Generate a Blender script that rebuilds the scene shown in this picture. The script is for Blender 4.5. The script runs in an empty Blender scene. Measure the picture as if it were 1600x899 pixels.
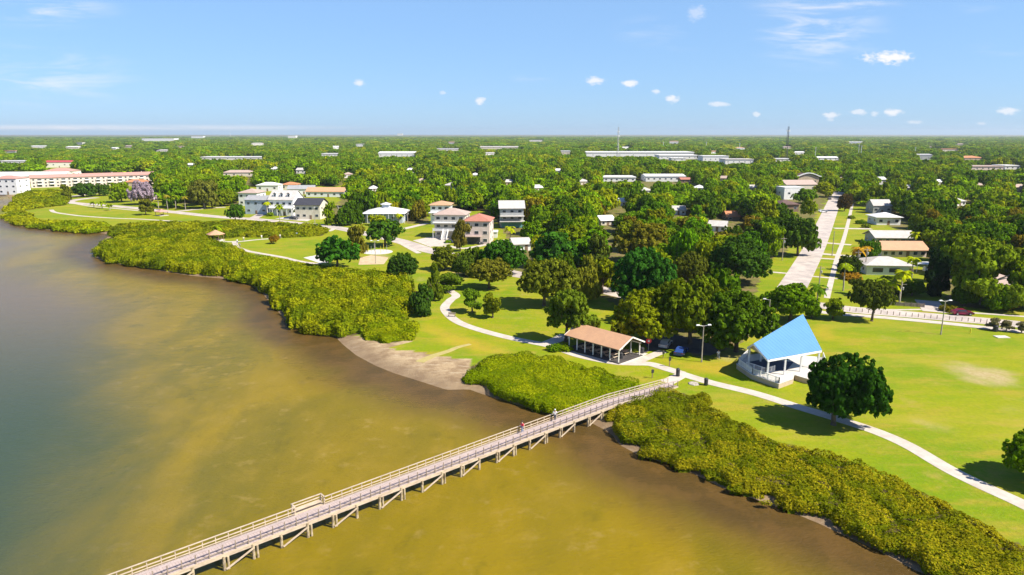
import bpy, bmesh, math, random
import numpy as np
from mathutils import Vector, Matrix

random.seed(7)
RNG = np.random.default_rng(11)
S = bpy.context.scene
R_ = math.radians

HAZE_DENSITY = 5.2e-5
# ------------------------------------------------------------------ camera
F_PX = 1080.0                      # focal length in pixels of the 1600 px wide photograph
PITCH = R_(12.5)
CAM_H = 42.0
cam_d = bpy.data.cameras.new('camera')
cam_d.sensor_width = 36.0
cam_d.lens = 36.0 * F_PX / 1600.0
cam_d.clip_start = 0.5
cam_d.clip_end = 60000
cam = bpy.data.objects.new('camera', cam_d)
S.collection.objects.link(cam)
cam.location = (0, 0, CAM_H)
cam.rotation_euler = (R_(90) - PITCH, 0, 0)
S.camera = cam

# ------------------------------------------------------------------ light
SUN_EL, SUN_AZ = R_(47), R_(113)   # azimuth from +Y (view direction) towards +X
to_sun = Vector((math.sin(SUN_AZ) * math.cos(SUN_EL), math.cos(SUN_AZ) * math.cos(SUN_EL), math.sin(SUN_EL)))
sl = bpy.data.lights.new('sun', 'SUN')
sl.energy = 4.8
sl.angle = R_(0.5)
sl.color = (1.0, 0.93, 0.81)
sun = bpy.data.objects.new('sun', sl)
S.collection.objects.link(sun)
sun.rotation_euler = to_sun.to_track_quat('Z', 'Y').to_euler()
sun.location = (0, 0, 200)

S.view_settings.view_transform = 'Standard'
S.view_settings.look = 'None'
S.view_settings.gamma = 1.0
S.view_settings.use_curve_mapping = False
S.view_settings.exposure = 0.92
S.render.engine = 'CYCLES'
S.cycles.max_bounces = 5
S.cycles.diffuse_bounces = 3
S.cycles.glossy_bounces = 2
S.cycles.transmission_bounces = 2
S.cycles.volume_bounces = 0
S.cycles.transparent_max_bounces = 4
S.cycles.caustics_reflective = False
S.cycles.caustics_refractive = False
S.cycles.use_denoising = True

W = bpy.data.worlds.new('World')
S.world = W
W.use_nodes = True
nt = W.node_tree
for n in list(nt.nodes):
    nt.nodes.remove(n)


class NT:
    """small helper round a node tree"""
    def __init__(s, t):
        s.t = t
    def n(s, kind, **kw):
        o = s.t.nodes.new(kind)
        for k, v in kw.items():
            setattr(o, k, v)
        return o
    def l(s, a, b):
        s.t.links.new(a, b)
    def val(s, sock, v):
        if hasattr(v, 'is_linked') or isinstance(v, bpy.types.NodeSocket):
            s.l(v, sock)
        else:
            sock.default_value = v
    def math(s, op, a, b=None, c=None, clamp=False):
        o = s.n('ShaderNodeMath', operation=op)
        o.use_clamp = clamp
        s.val(o.inputs[0], a)
        if b is not None:
            s.val(o.inputs[1], b)
        if c is not None:
            s.val(o.inputs[2], c)
        return o.outputs[0]
    def mix(s, f, a, b, mode='MIX'):
        o = s.n('ShaderNodeMix', data_type='RGBA', blend_type=mode)
        s.val(o.inputs[0], f)
        s.val(o.inputs[6], a if isinstance(a, bpy.types.NodeSocket) else (*a[:3], 1))
        s.val(o.inputs[7], b if isinstance(b, bpy.types.NodeSocket) else (*b[:3], 1))
        return o.outputs[2]
    def noise(s, vec, scale, detail=3, rough=0.55, dist=0.0):
        o = s.n('ShaderNodeTexNoise')
        if vec is not None:
            s.l(vec, o.inputs['Vector'])
        o.inputs['Scale'].default_value = scale
        o.inputs['Detail'].default_value = detail
        o.inputs['Roughness'].default_value = rough
        o.inputs['Distortion'].default_value = dist
        return o.outputs['Fac']
    def ramp(s, f, lo, hi, a=0.0, b=1.0, smooth=True):
        o = s.n('ShaderNodeMapRange')
        o.interpolation_type = 'SMOOTHSTEP' if smooth else 'LINEAR'
        s.val(o.inputs['Value'], f)
        for k, v in (('From Min', lo), ('From Max', hi), ('To Min', a), ('To Max', b)):
            o.inputs[k].default_value = v
        return o.outputs['Result']
    def mapping(s, vec, scale=(1, 1, 1), rot=(0, 0, 0), loc=(0, 0, 0)):
        o = s.n('ShaderNodeMapping')
        s.l(vec, o.inputs['Vector'])
        o.inputs['Scale'].default_value = scale
        o.inputs['Rotation'].default_value = rot
        o.inputs['Location'].default_value = loc
        return o.outputs[0]


w = NT(nt)
sky = w.n('ShaderNodeTexSky', sky_type='NISHITA')
sky.sun_disc = False
sky.sun_elevation = SUN_EL
sky.sun_rotation = SUN_AZ
sky.altitude = 40
sky.air_density = 1.0
sky.dust_density = 0.35
sky.ozone_density = 3.0
tc = w.n('ShaderNodeTexCoord')
dirv = tc.outputs['Generated']
sep = w.n('ShaderNodeSeparateXYZ')
w.l(dirv, sep.inputs[0])
# direction as azimuth tangent and elevation tangent
yy = w.math('MAXIMUM', sep.outputs[1], 0.05)
az = w.math('DIVIDE', sep.outputs[0], yy)
el = w.math('DIVIDE', sep.outputs[2], yy)
comb = w.n('ShaderNodeCombineXYZ')
w.l(az, comb.inputs[0])
w.l(el, comb.inputs[1])
ang = comb.outputs[0]
skyc = w.mix(1.0, sky.outputs[0], (0.72, 0.93, 1.30), 'MULTIPLY')


def dir_of(px, py):
    """pixel of the photograph -> (azimuth tangent, elevation tangent) of that direction"""
    cx, cy = (px - 800) / F_PX, (449.5 - py) / F_PX
    y = math.cos(PITCH) + cy * math.sin(PITCH)
    z = -math.sin(PITCH) + cy * math.cos(PITCH)
    return cx / y, z / y


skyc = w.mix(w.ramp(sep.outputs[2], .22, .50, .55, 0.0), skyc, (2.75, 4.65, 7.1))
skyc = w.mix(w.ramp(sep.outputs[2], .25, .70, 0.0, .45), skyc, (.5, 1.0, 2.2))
nz = w.noise(ang, 42, 4, 0.6)
nz2 = w.noise(w.mapping(ang, (1, 2.2, 1), loc=(3, 1, 0)), 95, 3, 0.6)
cl = None
for (px, py, rx, ry, st) in [(1388, 89, 40, 11, 1.0), (931, 126, 18, 6, .8), (985, 130, 14, 6, .85), (1050, 154, 13, 6, .8), (1024, 143, 9, 4, .6),
                            (751, 157, 9, 6, .8), (562, 130, 11, 5, .7), (1122, 163, 18, 4, .6), (1182, 179, 8, 4, .6), (1298, 180, 17, 5, .7),
                            (1343, 175, 15, 5, .6), (1396, 176, 17, 6, .85), (1575, 173, 18, 6, .7), (1430, 191, 14, 3, .5), (1535, 193, 10, 3, .5),
                            (1367, 178, 9, 5, .5), (1089, 20, 16, 11, .35), (693, 145, 6, 3, .4), (1298, 187, 8, 3, .4)]:
    a0, e0 = dir_of(px, py)
    sx, sy = rx * 1.1 / F_PX, ry * 1.2 / F_PX
    m = w.n('ShaderNodeMapping', vector_type='TEXTURE')
    w.l(ang, m.inputs['Vector'])
    m.inputs['Location'].default_value = (a0, e0, 0)
    m.inputs['Scale'].default_value = (sx, sy, 1)
    ln = w.n('ShaderNodeVectorMath', operation='LENGTH')
    w.l(m.outputs[0], ln.inputs[0])
    d = w.math('SUBTRACT', 1.0, ln.outputs['Value'])
    d = w.math('ADD', d, w.math('MULTIPLY', w.math('SUBTRACT', nz, 0.5), 1.3))
    d = w.math('ADD', d, w.math('MULTIPLY', w.math('SUBTRACT', nz2, 0.5), 1.4))
    c = w.math('MULTIPLY', w.ramp(d, 0.05, 0.75), st)
    cl = c if cl is None else w.math('MAXIMUM', cl, c)
# thin streaks of high cloud
wn = w.noise(w.mapping(ang, (2.2, 16, 1), rot=(0, 0, R_(4))), 3.2, 5, 0.62, 0.6)
for (px, py, rx, ry, st) in [(1275, 50, 110, 55, .75), (1290, 8, 120, 16, .7), (60, 18, 130, 26, .65), (60, 118, 170, 50, .50), (1015, 50, 60, 24, .28),
                            (1075, 73, 40, 9, .3), (1525, 12, 40, 12, .35), (1570, 76, 60, 12, .3), (1285, 90, 40, 10, .35), (150, 200, 420, 6, .9),
                            (830, 123, 40, 8, .2)]:
    a0, e0 = dir_of(px, py)
    m = w.n('ShaderNodeMapping', vector_type='TEXTURE')
    w.l(ang, m.inputs['Vector'])
    m.inputs['Location'].default_value = (a0, e0, 0)
    m.inputs['Scale'].default_value = (rx / F_PX, ry / F_PX, 1)
    ln = w.n('ShaderNodeVectorMath', operation='LENGTH')
    w.l(m.outputs[0], ln.inputs[0])
    fall = w.ramp(ln.outputs['Value'], 1.15, 0.1)
    thr = w.ramp(wn, 0.42 if py != 200 else 0.15, 0.72)
    c = w.math('MULTIPLY', w.math('MULTIPLY', fall, thr), st)
    cl = w.math('MAXIMUM', cl, c)
# even cloud white
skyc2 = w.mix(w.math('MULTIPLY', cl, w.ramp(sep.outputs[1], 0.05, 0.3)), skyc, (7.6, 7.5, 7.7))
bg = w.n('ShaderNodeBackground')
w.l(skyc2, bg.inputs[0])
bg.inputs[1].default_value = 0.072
wo = w.n('ShaderNodeOutputWorld')
w.l(bg.outputs[0], wo.inputs[0])

# ------------------------------------------------------------------ projection helpers
CP, SP = math.cos(PITCH), math.sin(PITCH)


def at(px, py, z=0.0):
    """the point at height z that stands under this spot of the photograph"""
    cx, cy = (px - 800) / F_PX, (449.5 - py) / F_PX
    d = (CAM_H - z) / (SP - cy * CP)
    return Vector((cx * d, d * (CP + cy * SP), z))


def depth_at(px, py, z=0.0):
    cy = (449.5 - py) / F_PX
    return (CAM_H - z) / (SP - cy * CP)


def proj(x, y, z):
    d = y * CP - (z - CAM_H) * SP
    u = y * SP + (z - CAM_H) * CP
    return 800 + F_PX * x / d, 449.5 - F_PX * u / d, d


def proj_np(x, y, z=0.0):
    d = y * CP - (z - CAM_H) * SP
    u = y * SP + (z - CAM_H) * CP
    d = np.where(d < 1, 1e-3, d)
    return 800 + F_PX * x / d, 449.5 - F_PX * u / d


def inside(px, py, poly):
    """vectorised point in polygon"""
    px = np.asarray(px, float)
    py = np.asarray(py, float)
    r = np.zeros(px.shape, bool)
    n = len(poly)
    j = n - 1
    for i in range(n):
        xi, yi = poly[i][0], poly[i][1]
        xj, yj = poly[j][0], poly[j][1]
        if yi != yj:
            c = ((yi > py) != (yj > py)) & (px < (xj - xi) * (py - yi) / (yj - yi) + xi)
            r ^= c
        j = i
    return r


def seg_dist(x, y, pts, closed=False):
    d2 = np.full(np.shape(x), 1e18)
    m = len(pts)
    for i in range(m if closed else m - 1):
        ax, ay = pts[i][0], pts[i][1]
        bx, by = pts[(i + 1) % m][0], pts[(i + 1) % m][1]
        dx, dy = bx - ax, by - ay
        L = dx * dx + dy * dy + 1e-9
        t = np.clip(((x - ax) * dx + (y - ay) * dy) / L, 0, 1)
        q = (x - ax - t * dx) ** 2 + (y - ay - t * dy) ** 2
        d2 = np.minimum(d2, q)
    return np.sqrt(d2)


def vnoise(x, y, s, seed=0):
    """value noise 0..1 with cell size s"""
    X, Y = x / s, y / s
    xi, yi = np.floor(X).astype(np.int64), np.floor(Y).astype(np.int64)
    fx, fy = X - xi, Y - yi
    fx, fy = fx * fx * (3 - 2 * fx), fy * fy * (3 - 2 * fy)

    def h(a, b):
        v = (a * 374761393 + b * 668265263 + seed * 982451653) & 0xffffffff
        v = ((v ^ (v >> 13)) * 1274126177) & 0xffffffff
        return ((v ^ (v >> 16)) & 0xffff) / 65535.0
    return (h(xi, yi) * (1 - fx) + h(xi + 1, yi) * fx) * (1 - fy) + (h(xi, yi + 1) * (1 - fx) + h(xi + 1, yi + 1) * fx) * fy


def domes(x, y, s, seed=0, want_hash=False, rad2=.72):
    """rounded lumps of spacing s, 0..1"""
    X, Y = x / s, y / s
    xi, yi = np.floor(X).astype(np.int64), np.floor(Y).astype(np.int64)
    best = np.zeros_like(X)
    bh = np.zeros_like(X)
    for a in (-1, 0, 1):
        for b in (-1, 0, 1):
            cx, cy = xi + a, yi + b
            v = (cx * 374761393 + cy * 668265263 + seed * 98245165) & 0xffffffff
            v = ((v ^ (v >> 13)) * 1274126177) & 0xffffffff
            h1 = ((v ^ (v >> 16)) & 0xffff) / 65535.0
            v2 = (v * 2246822519 + 77) & 0xffffffff
            h2 = ((v2 ^ (v2 >> 15)) & 0xffff) / 65535.0
            v3 = (v2 * 3266489917 + 5) & 0xffffffff
            h3 = ((v3 ^ (v3 >> 14)) & 0xffff) / 65535.0
            d2 = (X - cx - .15 - .7 * h1) ** 2 + (Y - cy - .15 - .7 * h2) ** 2
            cur = (0.6 + 0.4 * h3) * np.sqrt(np.clip(1 - d2 / rad2, 0, 1))
            bh = np.where(cur > best, h2, bh)
            best = np.maximum(best, cur)
    return (best, bh) if want_hash else best


# ------------------------------------------------------------------ materials
def new_mat(name):
    m = bpy.data.materials.new(name)
    m.use_nodes = True
    t = NT(m.node_tree)
    for n in list(m.node_tree.nodes):
        m.node_tree.nodes.remove(n)
    out = t.n('ShaderNodeOutputMaterial')
    b = t.n('ShaderNodeBsdfPrincipled')
    t.l(b.outputs[0], out.inputs[0])
    return m, t, b, out


def pm(name, c1, c2=None, scale=1.0, rough=0.8, bump=0.0, spec=0.3, metal=0.0, stretch=(1, 1, 1)):
    m, t, b, out = new_mat(name)
    tcn = t.n('ShaderNodeTexCoord')
    v = t.mapping(tcn.outputs['Object'], stretch)
    if c2 is None:
        c2 = tuple(x * 0.8 for x in c1)
    f = t.ramp(t.noise(v, scale, 5, 0.65), 0.35, 0.68)
    t.l(t.mix(f, c1, c2), b.inputs['Base Color'])
    b.inputs['Roughness'].default_value = rough
    b.inputs['Specular IOR Level'].default_value = spec
    b.inputs['Metallic'].default_value = metal
    if bump:
        bn = t.n('ShaderNodeBump')
        bn.inputs['Strength'].default_value = bump
        t.l(t.noise(v, scale * 4, 4), bn.inputs['Height'])
        t.l(bn.outputs[0], b.inputs['Normal'])
    return m


M = {}
M['concrete'] = pm('concrete', (.54, .475, .41), (.43, .375, .32), 0.5, .85, .1)
M['road'] = pm('road', (.52, .45, .39), (.36, .31, .28), 0.22, .9, .1)
M['dark_slab'] = pm('dark_slab', (.05, .045, .045), (.09, .08, .075), 0.4, .9)
M['parking'] = pm('parking', (.10, .085, .08), (.16, .13, .11), 0.3, .9)
M['slab'] = pm('slab', (.62, .58, .52), (.52, .48, .43), 0.8, .8)
M['deckwood'] = pm('deck_wood', (.46, .38, .35), (.34, .27, .25), 1.2, .8, .2, stretch=(1, 6, 1))
M['railwood'] = pm('rail_wood', (.54, .44, .32), (.38, .30, .22), 1.4, .8, .15, stretch=(1, 4, 4))
M['postwood'] = pm('post_wood', (.34, .27, .21), (.20, .16, .12), 2.0, .85)
M['pilewood'] = pm('pile_wood', (.50, .41, .27), (.20, .15, .09), 1.6, .85, .2)
M['white'] = pm('white_paint', (.80, .79, .77), (.70, .69, .67), 0.8, .6)
M['offwhite'] = pm('offwhite_paint', (.78, .74, .66), (.70, .66, .58), 0.6, .7)
M['cream'] = pm('cream_wall', (.66, .60, .48), (.56, .5, .4), 0.6, .75)
M['bluegrey'] = pm('bluegrey_wall', (.42, .48, .54), (.36, .41, .46), 0.6, .75)
M['greywall'] = pm('grey_wall', (.40, .41, .40), (.34, .35, .34), 0.6, .75)
M['pinkwall'] = pm('pink_wall', (.68, .56, .50), (.58, .48, .42), 0.6, .75)
M['tealwall'] = pm('teal_wall', (.15, .36, .36), (.12, .3, .3), 0.6, .75)
M['brownwall'] = pm('brown_wall', (.25, .17, .11), (.2, .13, .08), 0.6, .8)
M['tan'] = pm('tan_wall', (.5, .4, .28), (.42, .33, .23), .6, .8)
M['glass'] = pm('window_glass', (.03, .035, .045), (.05, .06, .07), 0.3, .12, spec=.6)
M['steel'] = pm('steel', (.45, .45, .44), (.35, .35, .34), 1.0, .45, metal=.3)
M['darkmetal'] = pm('dark_metal', (.05, .05, .055), (.03, .03, .03), 2.0, .5)
M['rubber'] = pm('rubber', (.02, .02, .02), None, 2.0, .8)
M['bark'] = pm('bark', (.16, .12, .085), (.09, .065, .045), 3.0, .95, .4, stretch=(1, 1, .3))
M['palebark'] = pm('pale_bark', (.42, .37, .30), (.28, .24, .19), 3.0, .95, .4, stretch=(1, 1, .3))
M['sandpit'] = pm('sand_court', (.56, .42, .27), (.46, .33, .2), 0.6, .95)
M['track'] = pm('worn_track', (.40, .33, .12), (.34, .28, .10), 0.8, .95)
M['rock'] = pm('rock', (.45, .40, .34), (.28, .25, .2), 2.0, .9, .4)


def roof_mat(name, c1, c2, rib=0.0, rough=.75, metal=0.0, sc=.7, ribs_dir=0):
    m, t, b, out = new_mat(name)
    tcn = t.n('ShaderNodeTexCoord')
    v = tcn.outputs['Object']
    f = t.ramp(t.noise(v, sc, 5, 0.7), 0.3, 0.7)
    col = t.mix(f, c1, c2)
    fine = t.noise(v, 5.0, 3, .7)
    col = t.mix(t.ramp(fine, .3, .7, 0, .25), col, tuple(x * .6 for x in c2))
    if rib:
        wv = t.n('ShaderNodeTexWave', wave_type='BANDS', bands_direction='X' if ribs_dir == 0 else 'Y')
        t.l(v, wv.inputs[0])
        wv.inputs['Scale'].default_value = 0.8
        r = t.ramp(wv.outputs[1], .88, .98)
        col = t.mix(t.math('MULTIPLY', r, rib), col, tuple(x * .45 for x in c1))
        bn = t.n('ShaderNodeBump')
        bn.inputs['Strength'].default_value = .4
        bn.inputs['Distance'].default_value = .05
        t.l(wv.outputs[1], bn.inputs['Height'])
        t.l(bn.outputs[0], b.inputs['Normal'])
    t.l(col, b.inputs['Base Color'])
    b.inputs['Roughness'].default_value = rough
    b.inputs['Metallic'].default_value = metal
    return m


M['roof_terra'] = roof_mat('roof_terracotta', (.58, .33, .18), (.50, .28, .16))
M['roof_pink'] = roof_mat('roof_pinkish', (.54, .29, .24), (.46, .25, .2), .3)
M['roof_red'] = roof_mat('roof_red', (.46, .07, .08), (.36, .05, .06))
M['roof_brick'] = roof_mat('roof_brick_red', (.47, .19, .13), (.38, .15, .10))
M['roof_taupe'] = roof_mat('roof_taupe', (.48, .36, .30), (.40, .30, .25))
M['roof_grey'] = roof_mat('roof_grey', (.38, .38, .38), (.28, .28, .29))
M['roof_lgrey'] = roof_mat('roof_light_grey', (.56, .52, .48), (.44, .41, .38))
M['roof_white'] = roof_mat('roof_white', (.78, .77, .75), (.66, .65, .63), .4)
M['roof_dark'] = roof_mat('roof_dark', (.055, .055, .07), (.035, .035, .045), .5)
M['roof_brown'] = roof_mat('roof_brown', (.16, .09, .07), (.10, .06, .05))
M['roof_orange'] = roof_mat('roof_orange', (.58, .24, .10), (.46, .19, .09))
M['roof_blue'] = roof_mat('roof_blue_metal', (.085, .36, .78), (.075, .32, .72), .35, .45, 0.0)

PAL = {
    'dark': (.070, .138, .005), 'green': (.122, .222, .004), 'mid': (.175, .258, .004), 'bright': (.20, .33, .004),
    'olive': (.175, .235, .005), 'yellow': (.285, .325, .005), 'brown': (.20, .175, .012), 'purple': (.34, .27, .33),
    'lime': (.20, .30, .006), 'orange': (.38, .22, .015),
}


def leaf_material(name, mode='tree', c=None):
    m, t, b, out = new_mat(name)
    m.node_tree.nodes.remove(b)
    oi = t.n('ShaderNodeObjectInfo')
    geo = t.n('ShaderNodeNewGeometry')
    at1 = t.n('ShaderNodeAttribute', attribute_name='rnd')
    at2 = t.n('ShaderNodeAttribute', attribute_name='clump')
    if mode == 'tree':
        cr = t.n('ShaderNodeValToRGB')
        cr.color_ramp.interpolation = 'CONSTANT'
        seq = ['dark', 'mid', 'green', 'olive', 'green', 'mid', 'yellow', 'green', 'olive', 'mid', 'bright', 'green']
        e = cr.color_ramp.elements
        e[0].position = 0
        e[0].color = (*PAL[seq[0]], 1)
        e[1].position = 1 / len(seq)
        e[1].color = (*PAL[seq[1]], 1)
        for i, s_ in enumerate(seq[2:], 2):
            q = e.new(i / len(seq))
            q.color = (*PAL[s_], 1)
        t.l(oi.outputs['Random'], cr.inputs[0])
        base = t.mix(oi.outputs['Alpha'], cr.outputs[0], oi.outputs['Color'])
    else:
        # ground hugging thicket: large patches of yellower and greener growth
        nb = t.noise(geo.outputs['Position'], .07, 4, .6)
        nb2 = t.noise(geo.outputs['Position'], .5, 3, .6)
        base = t.mix(t.ramp(t.math('ADD', t.math('MULTIPLY', nb, .55), t.math('MULTIPLY', at2.outputs['Fac'], .45)), .40, .66), c[0], c[1])
        base = t.mix(t.math('MULTIPLY', t.ramp(nb2, .55, .75), .6), base, c[2])
    v = t.math('ADD', t.math('MULTIPLY', at1.outputs['Fac'], .7), t.math('MULTIPLY', at2.outputs['Fac'], .55))
    v = t.math('ADD', v, .52)
    hs = t.n('ShaderNodeHueSaturation')
    t.l(base, hs.inputs['Color'])
    t.l(v, hs.inputs['Value'])
    col = hs.outputs[0]
    di = t.n('ShaderNodeBsdfDiffuse')
    t.l(col, di.inputs[0])
    tr = t.n('ShaderNodeBsdfTranslucent')
    t.l(t.mix(1.0, col, (1.5, 1.35, .6), 'MULTIPLY'), tr.inputs[0])
    mx = t.n('ShaderNodeMixShader')
    mx.inputs[0].default_value = .27
    t.l(di.outputs[0], mx.inputs[1])
    t.l(tr.outputs[0], mx.inputs[2])
    gl = t.n('ShaderNodeBsdfGlossy')
    gl.inputs['Roughness'].default_value = .45
    gl.inputs['Color'].default_value = (1, 1, .9, 1)
    mx2 = t.n('ShaderNodeMixShader')
    mx2.inputs[0].default_value = .035
    m.node_tree.nodes.remove(gl)
    m.node_tree.nodes.remove(mx2)
    t.l(mx.outputs[0], out.inputs[0])
    return m


M['leaf'] = leaf_material('tree_leaves')
M['mangrove'] = leaf_material('mangrove_leaves', 'bed', ((.140, .190, .004), (.235, .245, .005), (.09, .135, .003)))
M['mangrove_dark'] = leaf_material('mangrove_leaves_dark', 'bed', ((.13, .17, .004), (.21, .22, .006), (.09, .13, .004)))
M['mangrove_autumn'] = leaf_material('mangrove_leaves_rusty', 'bed', ((.135, .165, .004), (.225, .20, .006), (.085, .12, .003)))
M['mangrove_lush'] = leaf_material('mangrove_leaves_lush', 'bed', ((.165, .23, .003), (.225, .25, .004), (.12, .17, .003)))


def flat_mat(name, c, rough=.7, metal=0.0, spec=.4):
    return pm(name, c, tuple(x * .88 for x in c), 1.5, rough, spec=spec, metal=metal)


# ------------------------------------------------------------------ object helpers
COL = S.collection


def meta(o, label=None, cat=None, group=None, kind=None):
    if label:
        o['label'] = label
    if cat:
        o['category'] = cat
    if group:
        o['group'] = group
    if kind:
        o['kind'] = kind
    return o


def empty(name, loc, rz=0.0, label=None, cat=None, group=None):
    o = bpy.data.objects.new(name, None)
    o.empty_display_size = .5
    COL.objects.link(o)
    o.location = loc
    o.rotation_euler = (0, 0, rz)
    return meta(o, label, cat, group)


def link(name, mesh, parent=None, loc=None, scale=None, rz=None):
    o = bpy.data.objects.new(name, mesh)
    COL.objects.link(o)
    if parent:
        o.parent = parent
    if loc is not None:
        o.location = loc
    if scale is not None:
        o.scale = scale
    if rz is not None:
        o.rotation_euler = (0, 0, rz)
    return o


def copy_tree(o, parent=None):
    c = o.copy()
    COL.objects.link(c)
    c.parent = parent
    for ch in list(o.children):
        copy_tree(ch, c)
    return c


class MB:
    def __init__(s):
        s.v, s.f = [], []

    def poly(s, pts):
        i = len(s.v)
        s.v += [tuple(p) for p in pts]
        s.f.append(tuple(range(i, i + len(pts))))
        return s

    def hexa(s, b, t):
        """solid from 4 bottom and 4 top points (anticlockwise seen from above)"""
        i = len(s.v)
        n = len(b)
        s.v += [tuple(p) for p in b] + [tuple(p) for p in t]
        s.f.append(tuple(i + k for k in reversed(range(n))))
        s.f.append(tuple(i + n + k for k in range(n)))
        for k in range(n):
            k2 = (k + 1) % n
            s.f.append((i + k, i + k2, i + n + k2, i + n + k))
        return s

    def box(s, c, d, rz=0.0):
        x, y, z = d[0] / 2, d[1] / 2, d[2] / 2
        cs, sn = math.cos(rz), math.sin(rz)
        P = [(-x, -y), (x, -y), (x, y), (-x, y)]
        P = [(c[0] + a * cs - b * sn, c[1] + a * sn + b * cs) for a, b in P]
        return s.hexa([(a, b, c[2] - z) for a, b in P], [(a, b, c[2] + z) for a, b in P])

    def prism(s, pts, z0, z1):
        return s.hexa([(p[0], p[1], z0) for p in pts], [(p[0], p[1], z1) for p in pts])

    def tube(s, a, b, r0, r1=None, n=6):
        a, b = Vector(a), Vector(b)
        r1 = r0 if r1 is None else r1
        d = (b - a).normalized()
        u = d.orthogonal().normalized()
        v = d.cross(u)
        A = [a + (u * math.cos(6.2832 * k / n) + v * math.sin(6.2832 * k / n)) * r0 for k in range(n)]
        B = [b + (u * math.cos(6.2832 * k / n) + v * math.sin(6.2832 * k / n)) * r1 for k in range(n)]
        i = len(s.v)
        s.v += [tuple(p) for p in A + B]
        for k in range(n):
            k2 = (k + 1) % n
            s.f.append((i + k, i + k2, i + n + k2, i + n + k))
        s.f.append(tuple(i + k for k in reversed(range(n))))
        s.f.append(tuple(i + n + k for k in range(n)))
        return s

    def bar(s, a, b, wd, h):
        """square timber from a to b, width wd across, height h"""
        a, b = Vector(a), Vector(b)
        d = (b - a).normalized()
        side = Vector((-d.y, d.x, 0))
        if side.length < 1e-4:
            side = Vector((1, 0, 0))
        side.normalize()
        up = side.cross(d) * -1
        if up.z < 0:
            up = -up
        S_, U = side * wd / 2, up * h / 2
        return s.hexa([a - S_ - U, b - S_ - U, b + S_ - U, a + S_ - U], [a - S_ + U, b - S_ + U, b + S_ + U, a + S_ + U])

    def lathe(s, c, prof, n=10):
        i = len(s.v)
        for (r, z) in prof:
            for k in range(n):
                s.v.append((c[0] + r * math.cos(6.2832 * k / n), c[1] + r * math.sin(6.2832 * k / n), c[2] + z))
        for q in range(len(prof) - 1):
            for k in range(n):
                k2 = (k + 1) % n
                s.f.append((i + q * n + k, i + q * n + k2, i + (q + 1) * n + k2, i + (q + 1) * n + k))
        s.f.append(tuple(i + k for k in reversed(range(n))))
        s.f.append(tuple(i + (len(prof) - 1) * n + k for k in range(n)))
        return s

    def mesh(s, name, mat=None, smooth=False):
        me = bpy.data.meshes.new(name)
        me.from_pydata(s.v, [], s.f)
        if mat:
            me.materials.append(mat)
        me.validate()
        me.update()
        if smooth:
            me.polygons.foreach_set('use_smooth', [True] * len(me.polygons))
        return me

    def build(s, name, mat, parent=None, smooth=False):
        return link(name, s.mesh(name, mat, smooth), parent)


def quads_mesh(name, V, mat, attrs=None, extra=None):
    """V: (N,4,3) separate quads; extra: (verts, quadfaces) welded mesh put in front"""
    N = len(V)
    verts = V.reshape(-1, 3)
    faces = np.arange(N * 4).reshape(N, 4)
    nx = 0
    if extra is not None:
        ev, ef = extra
        faces = np.vstack([ef, faces + len(ev)])
        verts = np.vstack([ev, verts])
        nx = len(ef)
    me = bpy.data.meshes.new(name)
    me.vertices.add(len(verts))
    me.vertices.foreach_set('co', verts.astype(np.float32).ravel())
    nf = len(faces)
    me.loops.add(nf * 4)
    me.loops.foreach_set('vertex_index', faces.astype(np.int32).ravel())
    me.polygons.add(nf)
    me.polygons.foreach_set('loop_start', np.arange(0, nf * 4, 4, dtype=np.int32))
    me.polygons.foreach_set('loop_total', np.full(nf, 4, dtype=np.int32))
    me.materials.append(mat)
    for k, a in (attrs or {}).items():
        at_ = me.attributes.new(k, 'FLOAT', 'FACE')
        full = np.concatenate([np.full(nx, .3), a]).astype(np.float32)
        at_.data.foreach_set('value', full)
    me.update(calc_edges=True)
    me.validate()
    return me


def make_quads(P, N, size, rng, aspect=1.5):
    """random leaf cards at P facing roughly N"""
    n = len(P)
    N = N + rng.normal(0, .38, (n, 3)) + np.array([0, 0, .25])
    N /= np.linalg.norm(N, axis=1, keepdims=True) + 1e-9
    a = rng.normal(0, 1, (n, 3))
    U = np.cross(N, a)
    U /= np.linalg.norm(U, axis=1, keepdims=True) + 1e-9
    Vv = np.cross(N, U)
    s = (size * rng.uniform(.6, 1.25, (n, 1)))
    U = U * s * aspect * .5
    Vv = Vv * s * .5
    bend = N * s * .22
    return np.stack([P - U - bend * .5, P - Vv * 1.0, P + U - bend * .5, P + Vv * 1.0], axis=1)


# ------------------------------------------------------------------ shoreline, ground, water
shore_px = [(-320, 302), (-60, 303), (8, 304), (22, 311), (20, 318), (6, 323), (-6, 332), (2, 337), (10, 345), (30, 352), (55, 356), (82, 359), (110, 360),
            (142, 363), (160, 363), (172, 366), (168, 372), (150, 387), (148, 399), (165, 407), (200, 413), (250, 421), (300, 429), (345, 433),
            (390, 441), (412, 455), (430, 476), (450, 498), (470, 513), (500, 521), (528, 524), (540, 536), (560, 552), (590, 568), (620, 580), (650, 589),
            (700, 605), (735, 604), (760, 613), (800, 625), (850, 640), (890, 648), (925, 655), (950, 668), (962, 676), (975, 692), (1010, 710),
            (1060, 722), (1100, 741), (1140, 760), (1180, 773), (1230, 790), (1280, 810), (1330, 833), (1380, 855), (1430, 882), (1480, 903), (1560, 945), (1700, 1020)]
shore = [tuple(at(a, b, -0.3)[:2]) for a, b in shore_px]
shore += [(110, 20), (300, -200)]
land_poly = shore + [(60000, -200), (60000, 90000), (-60000, 90000), (-60000, shore[0][1])]
WATER_Z = -0.6


def axis(*segs):
    out = []
    for a, b, st in segs:
        out.append(np.arange(a, b, st))
    return np.concatenate(out + [[segs[-1][1]]])


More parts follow.
